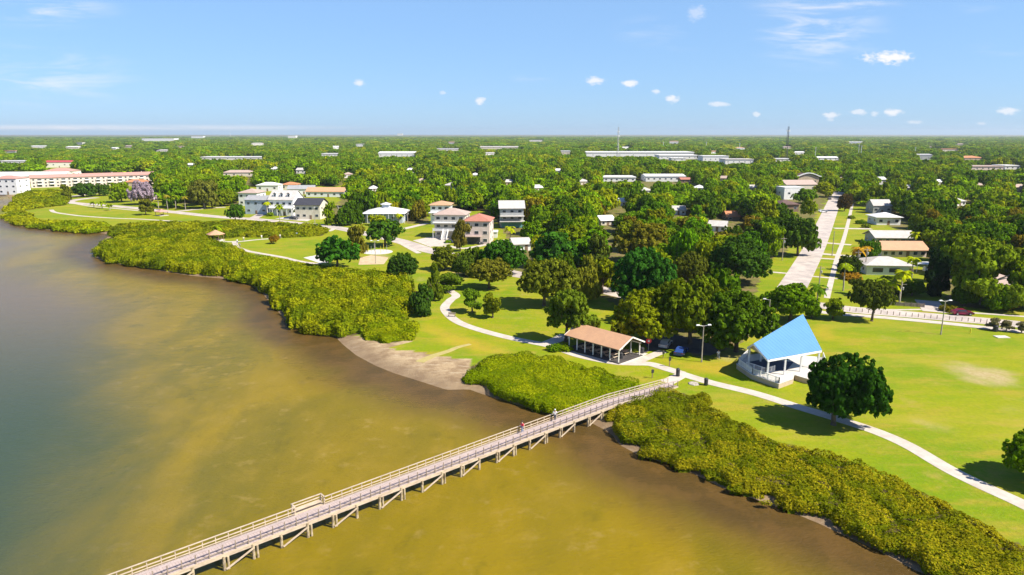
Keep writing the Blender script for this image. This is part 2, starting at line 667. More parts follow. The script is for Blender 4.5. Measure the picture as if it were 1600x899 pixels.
def grid_mesh(name, gx, gy, Z, mat, attrs, holes=None):
    nx, ny = len(gx), len(gy)
    X, Y = np.meshgrid(gx, gy)
    V = np.stack([X, Y, Z], -1).reshape(-1, 3)
    i = np.arange((nx - 1) * (ny - 1))
    r, c = i // (nx - 1), i % (nx - 1)
    a = r * nx + c
    Fq = np.stack([a, a + 1, a + nx + 1, a + nx], -1)
    if holes is not None:
        Fq = Fq[~holes.reshape(-1)]
    me = bpy.data.meshes.new(name)
    me.vertices.add(len(V))
    me.vertices.foreach_set('co', V.astype(np.float32).ravel())
    nf = len(Fq)
    me.loops.add(nf * 4)
    me.loops.foreach_set('vertex_index', Fq.astype(np.int32).ravel())
    me.polygons.add(nf)
    me.polygons.foreach_set('loop_start', np.arange(0, nf * 4, 4, dtype=np.int32))
    me.polygons.foreach_set('loop_total', np.full(nf, 4, dtype=np.int32))
    me.materials.append(mat)
    for k, v in attrs.items():
        A = me.attributes.new(k, 'FLOAT', 'POINT')
        A.data.foreach_set('value', v.astype(np.float32).ravel())
    me.update(calc_edges=True)
    me.polygons.foreach_set('use_smooth', [True] * nf)
    return me


gx = axis((-60000, -4000, 14000), (-4000, -1200, 700), (-1200, -420, 60), (-420, -180, 4), (-180, 130, 1.3), (130, 420, 4), (420, 1200, 60), (1200, 4000, 700), (4000, 60000, 14000))
gy = axis((-200, 40, 20), (40, 260, 1.3), (260, 700, 3.5), (700, 1500, 50), (1500, 6000, 700), (6000, 50000, 11000))
X, Y = np.meshgrid(gx, gy)
near = (np.abs(X) < 700) & (Y < 760)
sd = np.full(X.shape, 300.0)
dn = seg_dist(X[near], Y[near], shore)
ins = inside(X[near], Y[near], land_poly)
sd[near] = np.where(ins, dn, -dn)
ins_all = inside(X, Y, land_poly)
sd = np.where(near, sd, np.where(ins_all, 300.0, -300.0))
Z = np.interp(sd, [-30, -4, 0, 2.5, 5], [-2.6, -1.1, -.52, -.12, 0.0])
PX, PY = proj_np(X, Y)
PXn, PYn = PX + (vnoise(X, Y, 6, 3) - .5) * 10, PY + (vnoise(X, Y, 6, 4) - .5) * 5
vis = (Y > 30)


def pmask(polys):
    m = np.zeros(X.shape, bool)
    for p in polys:
        m |= inside(PXn, PYn, p)
    return (m & vis).astype(float)


sand = pmask([[(505, 518), (548, 522), (600, 534), (606, 536), (650, 530), (612, 545), (650, 550), (690, 556), (735, 563), (740, 600), (765, 613), (735, 612), (700, 612), (610, 585), (540, 545)],
              [(335, 426), (360, 430), (400, 442), (415, 458), (390, 446), (345, 436)],
              [(150, 360), (175, 361), (176, 366), (150, 366)], [(-20, 303), (24, 304), (24, 313), (-20, 312)]])
sand = np.maximum(sand, np.clip(1.0 - sd / 3.0, 0, 1) * (Y < 320))
dry = pmask([[(630, 500), (660, 500), (700, 515), (760, 530), (800, 548), (720, 549), (680, 530)],
             [(740, 545), (800, 545), (850, 553), (900, 572), (850, 566), (800, 556), (750, 556)],
             [(1015, 555), (1060, 557), (1110, 572), (1150, 590), (1120, 592), (1060, 578), (1020, 566)],
             [(1265, 505), (1300, 510), (1320, 530), (1285, 545), (1268, 525)],
             [(1080, 620), (1130, 655), (1180, 682), (1300, 712), (1420, 765), (1300, 722), (1170, 690), (1110, 655)],
             [(1110, 560), (1165, 565), (1150, 590), (1105, 575)], [(935, 480), (960, 480), (955, 500), (925, 500)],
             [(1000, 585), (1035, 600), (990, 590)], [(760, 455), (790, 440), (800, 452), (775, 465)]])
bare = pmask([[(1400, 645), (1470, 658), (1510, 675), (1480, 680), (1420, 665)], [(1505, 668), (1550, 678), (1545, 688), (1512, 680)],
              [(1415, 535), (1450, 540), (1440, 548), (1418, 545)], [(1290, 545), (1340, 548), (1330, 560), (1295, 556)], [(1460, 560), (1600, 580), (1600, 612), (1500, 600)], [(1380, 610), (1440, 640), (1400, 640)], [(1350, 520), (1420, 530), (1380, 536)], [(1560, 620), (1600, 630), (1600, 660), (1560, 650)], [(1530, 580), (1590, 590), (1590, 600), (1540, 595)], [(1500, 700), (1560, 712), (1550, 720), (1505, 712)],
              [(585, 396), (608, 398), (605, 412), (575, 412), (560, 405)], [(640, 430), (665, 432), (668, 442), (645, 442)], [(700, 420), (735, 420), (735, 440), (715, 442)],
              [(760, 498), (700, 492), (1300, 498), (1365, 503)], [(1100, 560), (1140, 545), (1200, 540), (1165, 566)], [(1460, 520), (1478, 520), (1480, 528), (1462, 528)]])
wood_px = [(-400, 262), (245, 262), (248, 300), (262, 318), (340, 322), (372, 320), (372, 292), (545, 292), (515, 338), (640, 350), (665, 352), (672, 330), (765, 330), (790, 372), (835, 388),
           (760, 405), (690, 418), (740, 430), (800, 430), (900, 440), (960, 475), (1000, 520), (1090, 556), (1130, 552), (1180, 520), (1200, 480), (1180, 460), (1190, 420), (1240, 385), (1275, 340), (1300, 300),
           (1308, 255), (1322, 255), (1325, 320), (1362, 322), (1362, 340), (1440, 375), (1470, 440), (1480, 478), (2200, 520), (2200, 200), (-400, 200)]
litter = pmask([wood_px])


def blur(a, n):
    for _ in range(n):
        p = np.pad(a, 1, mode='edge')
        a = (p[1:-1, 1:-1] * 2 + p[:-2, 1:-1] + p[2:, 1:-1] + p[1:-1, :-2] + p[1:-1, 2:]) / 6
    return a


bare, dry = blur(bare, 9), blur(dry, 9)
ground_m, t, b, out = new_mat('ground')
pos = t.n('ShaderNodeNewGeometry').outputs['Position']
A = lambda nme: t.n('ShaderNodeAttribute', attribute_name=nme).outputs['Fac']
n1 = t.noise(pos, .045, 5, .6)
n2 = t.noise(pos, .25, 4, .65)
n3 = t.noise(pos, 1.6, 4, .7)
n4 = t.noise(t.mapping(pos, (.5, 1.6, 1), rot=(0, 0, R_(20))), .11, 4, .6)
grass = t.mix(t.ramp(n1, .38, .62), (.160, .240, .002), (.245, .275, .003))
grass = t.mix(t.math('MULTIPLY', t.ramp(n2, .45, .75), .55), grass, (.30, .27, .008))
grass = t.mix(t.math('MULTIPLY', t.ramp(n4, .52, .70), .7), grass, (.36, .26, .03))
grass = t.mix(t.ramp(n3, .3, .75, 0, .35), grass, (.09, .12, .003))
n5 = t.noise(t.mapping(pos, (.25, 1.4, 1), rot=(0, 0, R_(-22))), .30, 4, .7)
grass = t.mix(t.ramp(n5, .50, .72, 0, .55), grass, (.30, .245, .03))
grass = t.mix(t.ramp(n5, .48, .30, 0, .35), grass, (.115, .225, .002))
n6 = t.noise(t.mapping(pos, (.6, 1.5, 1), rot=(0, 0, R_(-12)), loc=(7, 3, 0)), .035, 5, .68)
grass = t.mix(t.ramp(n6, .50, .66, 0, .55), grass, (.33, .275, .03))
grass = t.mix(t.ramp(t.noise(pos, .55, 5, .8), .52, .72, 0, .5), grass, (.30, .23, .05))
grass = t.mix(t.ramp(t.noise(pos, .12, 5, .75), .56, .68, 0, .4), grass, (.34, .25, .06))
dryc = t.mix(t.ramp(n2, .4, .65), (.42, .26, .03), (.34, .29, .015))
edge = lambda a: t.ramp(t.math('ADD', a, t.math('MULTIPLY', t.math('SUBTRACT', n3, .5), .7)), .25, .75)
softe = lambda a: t.ramp(t.math('MULTIPLY', a, t.math('ADD', t.math('MULTIPLY', n2, 1.1), t.math('MULTIPLY', n3, .6))), .30, .95)
c_ = t.mix(t.math('MULTIPLY', softe(A('dry')), .85), grass, dryc)
litc = t.mix(t.ramp(n2, .35, .65), (.10, .12, .012), (.19, .14, .06))
c_ = t.mix(edge(A('litter')), c_, litc)
barec = t.mix(t.ramp(n3, .35, .65), (.46, .36, .22), (.36, .27, .13))
c_ = t.mix(t.math('MULTIPLY', softe(A('bare')), .8), c_, barec)
mudc = t.mix(t.ramp(n3, .35, .65), (.07, .055, .02), (.11, .09, .03))
c_ = t.mix(edge(A('mud')), c_, mudc)
sandc = t.mix(t.ramp(n2, .35, .65), (.42, .31, .18), (.25, .17, .095))
sandc = t.mix(t.ramp(t.noise(t.mapping(pos, (.5, 1.5, 1), rot=(0, 0, R_(-35))), .55, 5, .75), .5, .7, 0, .7), sandc, (.52, .42, .28))
sandc = t.mix(t.ramp(n3, .55, .8, 0, .5), sandc, (.20, .15, .11))
c_ = t.mix(edge(A('sand')), c_, sandc)
# wet sand close to the waterline
c_ = t.mix(t.math('MULTIPLY', t.ramp(A('wet'), 0.0, 1.0), .62), c_, (.15, .10, .06))
t.l(c_, b.inputs['Base Color'])
b.inputs['Roughness'].default_value = .95
b.inputs['Specular IOR Level'].default_value = .15
bn = t.n('ShaderNodeBump')
bn.inputs['Strength'].default_value = .5
bn.inputs['Distance'].default_value = .25
t.l(t.noise(pos, 2.2, 5, .7), bn.inputs['Height'])
t.l(bn.outputs[0], b.inputs['Normal'])

BEDS = {
    'M1': [(1015, 606), (1060, 612), (1090, 625), (1120, 648), (1160, 670), (1200, 688), (1260, 705), (1330, 727), (1400, 757), (1450, 778), (1500, 803), (1560, 838), (1620, 870), (1700, 920), (1760, 990), (1640, 985), (1560, 942),
           (1480, 903), (1430, 884), (1380, 858), (1330, 836), (1280, 812), (1230, 792), (1180, 774), (1140, 762), (1100, 742), (1060, 723), (1010, 711), (975, 690), (962, 672), (940, 655), (955, 640), (985, 622)],
    'M2': [(728, 590), (735, 572), (760, 560), (800, 555), (850, 560), (900, 573), (935, 585), (985, 598), (1000, 604), (980, 614), (950, 628), (925, 640), (897, 650), (860, 645), (800, 628), (760, 612)],
    'M3': [(565, 520), (580, 508), (620, 503), (648, 510), (653, 520), (640, 532), (605, 537), (575, 532)],
    'M4': [(148, 396), (160, 385), (200, 376), (260, 374), (320, 378), (372, 392), (385, 402), (376, 412), (400, 425), (420, 440), (470, 432), (520, 430), (580, 430), (620, 437), (645, 448), (655, 470), (650, 485), (628, 500), (590, 510), (565, 522), (540, 526),
           (500, 523), (470, 515), (450, 500), (430, 478), (412, 458), (395, 444), (340, 431), (290, 426), (220, 416), (165, 408)],
    'M4b': [(365, 392), (385, 398), (430, 406), (480, 415), (560, 424), (600, 428), (610, 436), (560, 436), (500, 436), (440, 446), (420, 444), (400, 430), (375, 415), (372, 402)],
    'M5': [(175, 372), (172, 364), (185, 357), (260, 352), (330, 350), (400, 351), (470, 355), (505, 359), (512, 364), (500, 369), (440, 372), (375, 371), (320, 376), (250, 374)],
    'M6': [(5, 331), (12, 325), (22, 318), (24, 308), (45, 304), (80, 301), (108, 305), (110, 312), (100, 321), (60, 326), (30, 330)],
    'M7': [(4, 340), (10, 334), (45, 333), (52, 338), (50, 346), (75, 348), (105, 348), (108, 352), (85, 358), (50, 356), (20, 349)],
    'M8': [(82, 360), (85, 353), (110, 349), (150, 349), (176, 355), (172, 361), (140, 364)],
}
mud = np.zeros(X.shape, bool)
for k, p in BEDS.items():
    mud |= inside(PX, PY, p)
mud = (mud & vis).astype(float)
ground = link('ground', grid_mesh('ground', gx, gy, Z, ground_m,
                                  {'sand': sand, 'dry': dry, 'bare': bare, 'litter': litter, 'mud': mud, 'wet': np.clip(1 - sd / 6.0, 0, 1)}))
meta(ground, kind='structure')

# water
wx = axis((-9000, -1200, 1300), (-1200, -300, 60), (-300, 130, 4), (130, 600, 50))
wy = axis((-400, 30, 40), (30, 300, 4), (300, 800, 12))
WX, WY = np.meshgrid(wx, wy)
wn_ = (np.abs(WX) < 700)
wd = np.full(WX.shape, 400.0)
wd[wn_] = seg_dist(WX[wn_], WY[wn_], shore)
wm, t, b, out = new_mat('water')
pos = t.n('ShaderNodeNewGeometry').outputs['Position']
sdv = t.n('ShaderNodeAttribute', attribute_name='shore').outputs['Fac']
deepv = t.n('ShaderNodeAttribute', attribute_name='deep').outputs['Fac']
na = t.noise(t.mapping(pos, (1, .55, 1), rot=(0, 0, R_(-25))), .035, 4, .6, 1.0)
nb = t.noise(t.mapping(pos, (1, .8, 1), rot=(0, 0, R_(-30))), .19, 5, .62, .2)
nc = t.noise(t.mapping(pos, (1, 1, 1)), .30, 4, .65)
shallow = t.mix(t.ramp(na, .36, .64), (.235, .162, .004), (.155, .120, .005))
shallow = t.mix(t.math('MULTIPLY', t.ramp(nb, .48, .72), .38), shallow, (.29, .195, .025))
shallow = t.mix(t.math('MULTIPLY', t.ramp(nc, .56, .74), .5), shallow, (.31, .215, .055))
shallow = t.mix(t.math('MULTIPLY', t.ramp(nb, .45, .28), .35), shallow, (.085, .075, .004))
edgec = t.mix(t.ramp(nb, .4, .6), (.115, .066, .018), (.085, .052, .014))
sdn = t.math('ADD', sdv, t.math('MULTIPLY', t.math('SUBTRACT', na, .5), 14.0))
c_ = t.mix(t.ramp(sdn, 4, 17), edgec, shallow)
dn_ = t.math('ADD', deepv, t.math('MULTIPLY', t.math('SUBTRACT', na, .5), .3))
spos = t.n('ShaderNodeSeparateXYZ')
t.l(pos, spos.inputs[0])
deepc = t.mix(t.ramp(spos.outputs[1], 85, 190), (.044, .066, .036), (.150, .112, .070))
c_ = t.mix(t.ramp(dn_, .10, 1.0), c_, deepc)
t.l(c_, b.inputs['Base Color'])
b.inputs['Roughness'].default_value = .22
b.inputs['IOR'].default_value = 1.33
b.inputs['Specular IOR Level'].default_value = .17
w1 = t.noise(t.mapping(pos, (1, 2.0, 1), rot=(0, 0, R_(30))), 1.3, 5, .72)
w2 = t.noise(t.mapping(pos, (1, 2.6, 1), rot=(0, 0, R_(12))), .12, 3, .6)
bn = t.n('ShaderNodeBump')
bn.inputs['Strength'].default_value = .6
bn.inputs['Distance'].default_value = .35
t.l(t.math('ADD', w1, t.math('MULTIPLY', w2, 1.2)), bn.inputs['Height'])
t.l(bn.outputs[0], b.inputs['Normal'])
# water deepens to the open bay on the left (west) side
deep = np.clip((-WX - 26 - (WY - 75) * .30) / (36 + np.clip(WY - 70, 0, 400) * .30), 0, 1) * np.clip(wd / 45, 0, 1)
water = link('water', grid_mesh('water', wx, wy, np.full(WX.shape, WATER_Z), wm, {'shore': wd, 'deep': deep}))
meta(water, kind='structure')


# ------------------------------------------------------------------ roads and paths
def catmull(P, n=6):
    out = []
    for i in range(len(P) - 1):
        p0, p1, p2, p3 = P[max(i - 1, 0)], P[i], P[i + 1], P[min(i + 2, len(P) - 1)]
        for k in range(n):
            u = k / n
            out.append(tuple(.5 * ((2 * b_) + (-a + c) * u + (2 * a - 5 * b_ + 4 * c - d) * u * u + (-a + 3 * b_ - 3 * c + d) * u ** 3)
                             for a, b_, c, d in zip(p0, p1, p2, p3)))
    out.append(tuple(P[-1]))
    return out


def ribbon(name, pts_px, width, mat, z, smooth=True, thick=.12):
    P = [tuple(at(a, b_)[:2]) for a, b_ in pts_px]
    if smooth and len(P) > 2:
        P = catmull(P)
    mb = MB()
    L, Rr = [], []
    for i, p in enumerate(P):
        a, b_ = P[max(i - 1, 0)], P[min(i + 1, len(P) - 1)]
        d = Vector((b_[0] - a[0], b_[1] - a[1])).normalized()
        wd_ = width if not isinstance(width, (list, tuple)) else width[0] + (width[1] - width[0]) * i / (len(P) - 1)
        nrm = Vector((-d.y, d.x)) * wd_ / 2
        L.append((p[0] + nrm.x, p[1] + nrm.y, z))
        Rr.append((p[0] - nrm.x, p[1] - nrm.y, z))
    n = len(P)
    mb.v = L + Rr + [(q[0], q[1], z - thick) for q in L] + [(q[0], q[1], z - thick) for q in Rr]
    for i in range(n - 1):
        mb.f += [(n + i, n + i + 1, i + 1, i), (i, i + 1, 2 * n + i + 1, 2 * n + i), (n + i + 1, n + i, 3 * n + i, 3 * n + i + 1)]
    o = mb.build(name, mat)
    meta(o, kind='structure')
    return o


def patch(name, pts_px, mat, z, thick=.12):
    mb = MB()
    P = [at(a, b_) for a, b_ in pts_px]
    area = sum(P[i].x * P[(i + 1) % len(P)].y - P[(i + 1) % len(P)].x * P[i].y for i in range(len(P)))
    if area < 0:
        P = P[::-1]
    mb.prism([(p.x, p.y) for p in P], z - thick, z)
    o = mb.build(name, mat)
    meta(o, kind='structure')
    return o


ribbon('road', [(1236, 452), (1252, 425), (1272, 388), (1289, 350), (1303, 316), (1312, 298), (1319, 278), (1326, 262)], 7.6, M['road'], .030)
patch('driveway', [(1264, 366), (1275, 355), (1288, 352), (1276, 385), (1264, 388)], M['road'], .026)
ribbon('road', [(1205, 468), (1270, 476), (1330, 484), (1400, 490), (1470, 496), (1540, 502), (1640, 512), (1760, 524)], 6.6, M['road'], .040)
ribbon('pavement', [(1240, 480), (1290, 489), (1350, 494), (1420, 500), (1500, 508), (1600, 519), (1720, 532)], 2.6, M['concrete'], .055)
ribbon('pavement', [(1332, 318), (1326, 345), (1318, 375), (1309, 400), (1298, 442), (1292, 466)], 1.5, M['concrete'], .034)
ribbon('driveway', [(1303, 357), (1362, 358)], 4.0, M['concrete'], .044, False)
ribbon('driveway', [(1292, 380), (1330, 383)], 3.2, M['concrete'], .044, False)
ribbon('driveway', [(1284, 397), (1345, 402)], 3.4, M['concrete'], .044, False)
ribbon('driveway', [(1282, 404), (1312, 406)], 2.2, M['concrete'], .048, False)
ribbon('driveway', [(1268, 432), (1310, 436)], 1.6, M['concrete'], .044, False)
ribbon('driveway', [(1200, 425), (1236, 428)], 1.8, M['concrete'], .044, False)
ribbon('driveway', [(1448, 470), (1462, 488)], 5.5, M['road'], .046, False)
ribbon('pavement', [(1300, 478), (1380, 484), (1440, 484)], 1.0, M['concrete'], .062)
ribbon('pavement', [(1515, 489), (1600, 495), (1700, 503)], 1.3, M['concrete'], .058)
# shore road with the houses
ribbon('road', [(150, 309), (115, 313), (112, 317), (175, 322), (265, 331), (340, 339), (400, 343), (475, 350), (525, 356), (575, 366), (625, 377), (672, 392), (720, 402), (790, 425), (900, 445), (1010, 470), (1100, 505), (1175, 520)],
       7.0, M['road'], .030)
ribbon('pavement', [(100, 308), (130, 305), (170, 300), (240, 296)], 5.0, M['road'], .036)
ribbon('driveway', [(272, 331), (320, 326), (352, 324)], 4.5, M['road'], .036)
patch('driveway', [(430, 342), (480, 333), (500, 338), (480, 346)], M['roof_lgrey'], .040)
ribbon('driveway', [(395, 342), (410, 334)], 5.0, M['road'], .040, False)
patch('driveway', [(645, 376), (665, 372), (700, 366), (722, 373), (700, 382), (672, 386)], M['concrete'], .040)
ribbon('driveway', [(630, 358), (668, 349)], 3.2, M['concrete'], .036, False)
ribbon('driveway', [(668, 384), (700, 385), (730, 388), (790, 375)], 2.6, M['concrete'], .046)
# park paths
ribbon('path', [(1064, 584), (1110, 598), (1180, 615), (1250, 637), (1310, 655), (1370, 675), (1420, 697), (1480, 732), (1530, 757), (1600, 789), (1690, 835)], 2.3, M['concrete'], .030)
ribbon('path', [(1066, 584), (1040, 576), (1015, 569), (985, 568), (955, 566), (905, 556), (860, 541), (800, 529), (750, 516), (717, 504), (700, 491), (695, 480), (704, 469), (712, 461), (690, 448)], 2.3, M['concrete'], .036)
ribbon('path', [(990, 568), (1012, 559), (1036, 549)], 2.0, M['concrete'], .042)
ribbon('path', [(848, 540), (868, 532), (885, 524)], 3.0, M['concrete'], .042)
patch('pavement', [(1032, 595), (1058, 583), (1075, 588), (1050, 602)], M['concrete'], .044)
patch('pavement', [(952, 566), (975, 557), (1000, 551), (1012, 553), (990, 565), (972, 570)], M['slab'], .048)
patch('parking_lot', [(996, 558), (1014, 549), (1040, 545), (1110, 556), (1125, 548), (1095, 530), (1040, 522), (1000, 530), (1012, 545), (985, 562)], M['parking'], .024)
ribbon('path', [(735, 538), (715, 543), (700, 549), (675, 557), (655, 566)], (1.0, 1.9), M['track'], .02)
ribbon('path', [(366, 377), (370, 385), (382, 391), (400, 395), (440, 402), (470, 409), (500, 413)], 2.0, M['concrete'], .030)
ribbon('path', [(335, 377), (368, 378), (400, 375), (445, 371), (490, 365), (515, 361), (522, 357)], 2.0, M['concrete'], .036)
ribbon('path', [(80, 328), (86, 332), (112, 336), (130, 338), (175, 341), (225, 343), (290, 347)], 2.2, M['concrete'], .030)
ribbon('path', [(104, 315), (120, 319), (145, 323), (180, 326), (230, 331)], 2.0, M['concrete'], .040)
ribbon('path', [(622, 378), (640, 388), (655, 396)], 2.0, M['concrete'], .042)
patch('pavement', [(474, 403), (495, 399), (515, 402), (515, 411), (498, 411)], M['slab'], .042)
cc = at(590, 394)
mb = MB()
mb.prism([(cc.x + 5.5 * math.cos(k * .314), cc.y + 5.5 * math.sin(k * .314)) for k in range(20)], -.05, .05)
meta(mb.build('splash_pad', M['slab']), 'round pale concrete splash pad with poles beside the sand court', 'splash pad')
patch('sand_court', [(563, 403), (580, 399), (607, 403), (600, 413), (560, 414)], M['sandpit'], .03)

# ------------------------------------------------------------------ thickets
PIER_A, PIER_B = at(266, 897, 1.2), at(1053, 598, .6)


def bed(key, name, label, h, dens, leaf, mat, lump=1.2, biglump=5.0, bigamp=.25, edge_w=1.2, seed=1, lamp_=.22):
    poly = [tuple(at(a, b_)[:2]) for a, b_ in BEDS[key]]
    xs, ys = [p[0] for p in poly], [p[1] for p in poly]
    rng = np.random.default_rng(seed)

    wj = lambda a, b_: (a + (vnoise(a, b_, 2.6, seed + 31) - .5) * 3.4 + (vnoise(a, b_, .9, seed + 33) - .5) * 1.0, b_ + (vnoise(a, b_, 2.6, seed + 32) - .5) * 3.0)

    def height(x, y):
        d = seg_dist(*wj(x, y), poly, True)
        wob = vnoise(x, y, 2.5, seed) * .8
        e = np.clip((d - .1) / (edge_w * (.6 + wob)), 0, 1)
        e = np.sqrt(np.clip(1 - (1 - e) ** 2, 0, 1))
        z = (1 - bigamp) + bigamp * domes(*wj(x, y), biglump, seed + 9, False, .46) * 1.2
        z = z * (.80 + .2 * vnoise(x, y, 9, seed + 5)) - lamp_ * (1 - domes(x, y, lump, seed + 3))
        return np.maximum(h * e * z, 0.05), d
    step = leaf * 1.9
    ax, ay = np.arange(min(xs) - 1, max(xs) + 1, step), np.arange(min(ys) - 1, max(ys) + 1, step)
    GX, GY = np.meshgrid(ax, ay)
    inn = inside(*wj(GX, GY), poly)
    hh, _ = height(GX.ravel(), GY.ravel())
    gz = np.where(inn.ravel(), np.minimum(hh * .72 - .25, hh - .75), -1.2)
    nx, ny = len(ax), len(ay)
    i = np.arange((nx - 1) * (ny - 1))
    a = (i // (nx - 1)) * nx + i % (nx - 1)
    Fq = np.stack([a, a + 1, a + nx + 1, a + nx], -1)
    pc = [tuple(PIER_A[:2]), tuple(PIER_B[:2])]
    _d = (PIER_B - PIER_A).normalized()
    pc = [(q[0] - _d.y * 1.05, q[1] + _d.x * 1.05) for q in pc]
    inn &= seg_dist(GX, GY, pc) > 1.5
    keep = inn.ravel()[Fq].all(axis=1)
    Fq = Fq[keep]
    ev = np.stack([GX.ravel(), GY.ravel(), gz], -1)
    area = keep.sum() * step * step
    n = int(area * dens)
    x = rng.uniform(min(xs), max(xs), n * 6)
    y = rng.uniform(min(ys), max(ys), n * 6)
    ok = inside(*wj(x, y), poly)
    x, y = x[ok][:n], y[ok][:n]
    xr, yr = rng.uniform(min(xs), max(xs), n * 9), rng.uniform(min(ys), max(ys), n * 9)
    wx_, wy_ = wj(xr, yr)
    okr = inside(wx_, wy_, poly)
    xr, yr = xr[okr], yr[okr]
    nearr = seg_dist(*wj(xr, yr), poly, True) < edge_w * .7
    xr, yr = xr[nearr][:n], yr[nearr][:n]
    x, y = np.concatenate([x, xr]), np.concatenate([y, yr])
    far_ = seg_dist(x, y, pc) > 1.35
    x, y = x[far_], y[far_]
    hh, d = height(x, y)
    e = .35
    hx, _ = height(x + e, y)
    hy, _ = height(x, y + e)
    N = np.stack([-(hx - hh) / e, -(hy - hh) / e, np.ones_like(hh)], -1)
    N /= np.linalg.norm(N, axis=1, keepdims=True)
    u = rng.uniform(0, 1, len(x))
    zz = hh * (1 - .22 * u * u) + rng.normal(0, .06, len(x)) * h * .5
    # side leaves hanging down at the rim
    rim = d < edge_w * 1.2
    zz = np.where(rim & (rng.uniform(0, 1, len(x)) < .6), rng.uniform(-.3, 1, len(x)) * np.maximum(hh, .3), zz)
    P = np.stack([x, y, zz], -1)
    V = make_quads(P, N, leaf, rng)
    _, bh_ = domes(*wj(x, y), biglump, seed + 9, True, .46)
    cl = np.clip(domes(x, y, lump, seed + 3) * .35 + bh_ * .75, 0, 1)
    me = quads_mesh(name, V, mat, {'rnd': rng.uniform(0, 1, len(x)) ** 1.6, 'clump': cl}, (ev, Fq))
    o = link(name, me)
    meta(o, label, 'mangrove', kind='stuff')
    return o


bed('M1', 'mangrove_thicket', 'long olive green mangrove thicket along the shore right of the pier', 1.7, 44, .18, M['mangrove_autumn'], .9, 3.2, .50, 1.8, 1, .30)
bed('M2', 'mangrove_thicket', 'low clipped mangrove thicket between the sandy beach and the pier', 1.5, 44, .17, M['mangrove_lush'], .8, 4, .20, 1.2, 2, .20)
bed('M3', 'mangrove_thicket', 'small oval mangrove clump at the head of the sandy beach', 1.9, 30, .24, M['mangrove_lush'], 1.0, 3, .30, 1.4, 3, .25)
bed('M4', 'mangrove_thicket', 'large lumpy mangrove wood bulging into the water left of the beach', 4.4, 20, .32, M['mangrove'], 1.5, 5.6, .85, 2.4, 4, .35)
bed('M4b', 'mangrove_thicket', 'smooth bright green mangrove strip below the oval lawn path', 1.3, 10, .40, M['mangrove_lush'], 1.8, 6, .3, 1.5, 5)
bed('M5', 'mangrove_thicket', 'dark green mangrove belt between the shore road and the oval lawn', 3.2, 7, .6, M['mangrove_dark'], 2.6, 8, .65, 2.5, 6, .3)
bed('M6', 'mangrove_thicket', 'mangrove clump beside the small inlet at the far left', 4.2, 4, .8, M['mangrove'], 4.5, 12, .7, 4, 7, .3)
bed('M7', 'mangrove_thicket', 'low mangrove fringe at the left tip of the far lawn', 2.3, 5, .65, M['mangrove'], 3.5, 9, .7, 3, 8, .3)
bed('M8', 'mangrove_thicket', 'rounded mangrove patch on the waterline below the far lawn', 2.6, 5, .65, M['mangrove_lush'], 3.5, 9, .6, 3, 9, .3)


# ------------------------------------------------------------------ trees
def ellipsoid_grid(c, r, nu=10, nv=7):
    V, Fc = [], []
    for j in range(nv + 1):
        th = math.pi * (.02 + .96 * j / nv)
        for i in range(nu):
            ph = 2 * math.pi * i / nu
            V.append((c[0] + r[0] * math.sin(th) * math.cos(ph), c[1] + r[1] * math.sin(th) * math.sin(ph), c[2] + r[2] * math.cos(th)))
    for j in range(nv):
        for i in range(nu):
            i2 = (i + 1) % nu
            Fc.append((j * nu + i, (j + 1) * nu + i, (j + 1) * nu + i2, j * nu + i2))
    return np.array(V), np.array(Fc)


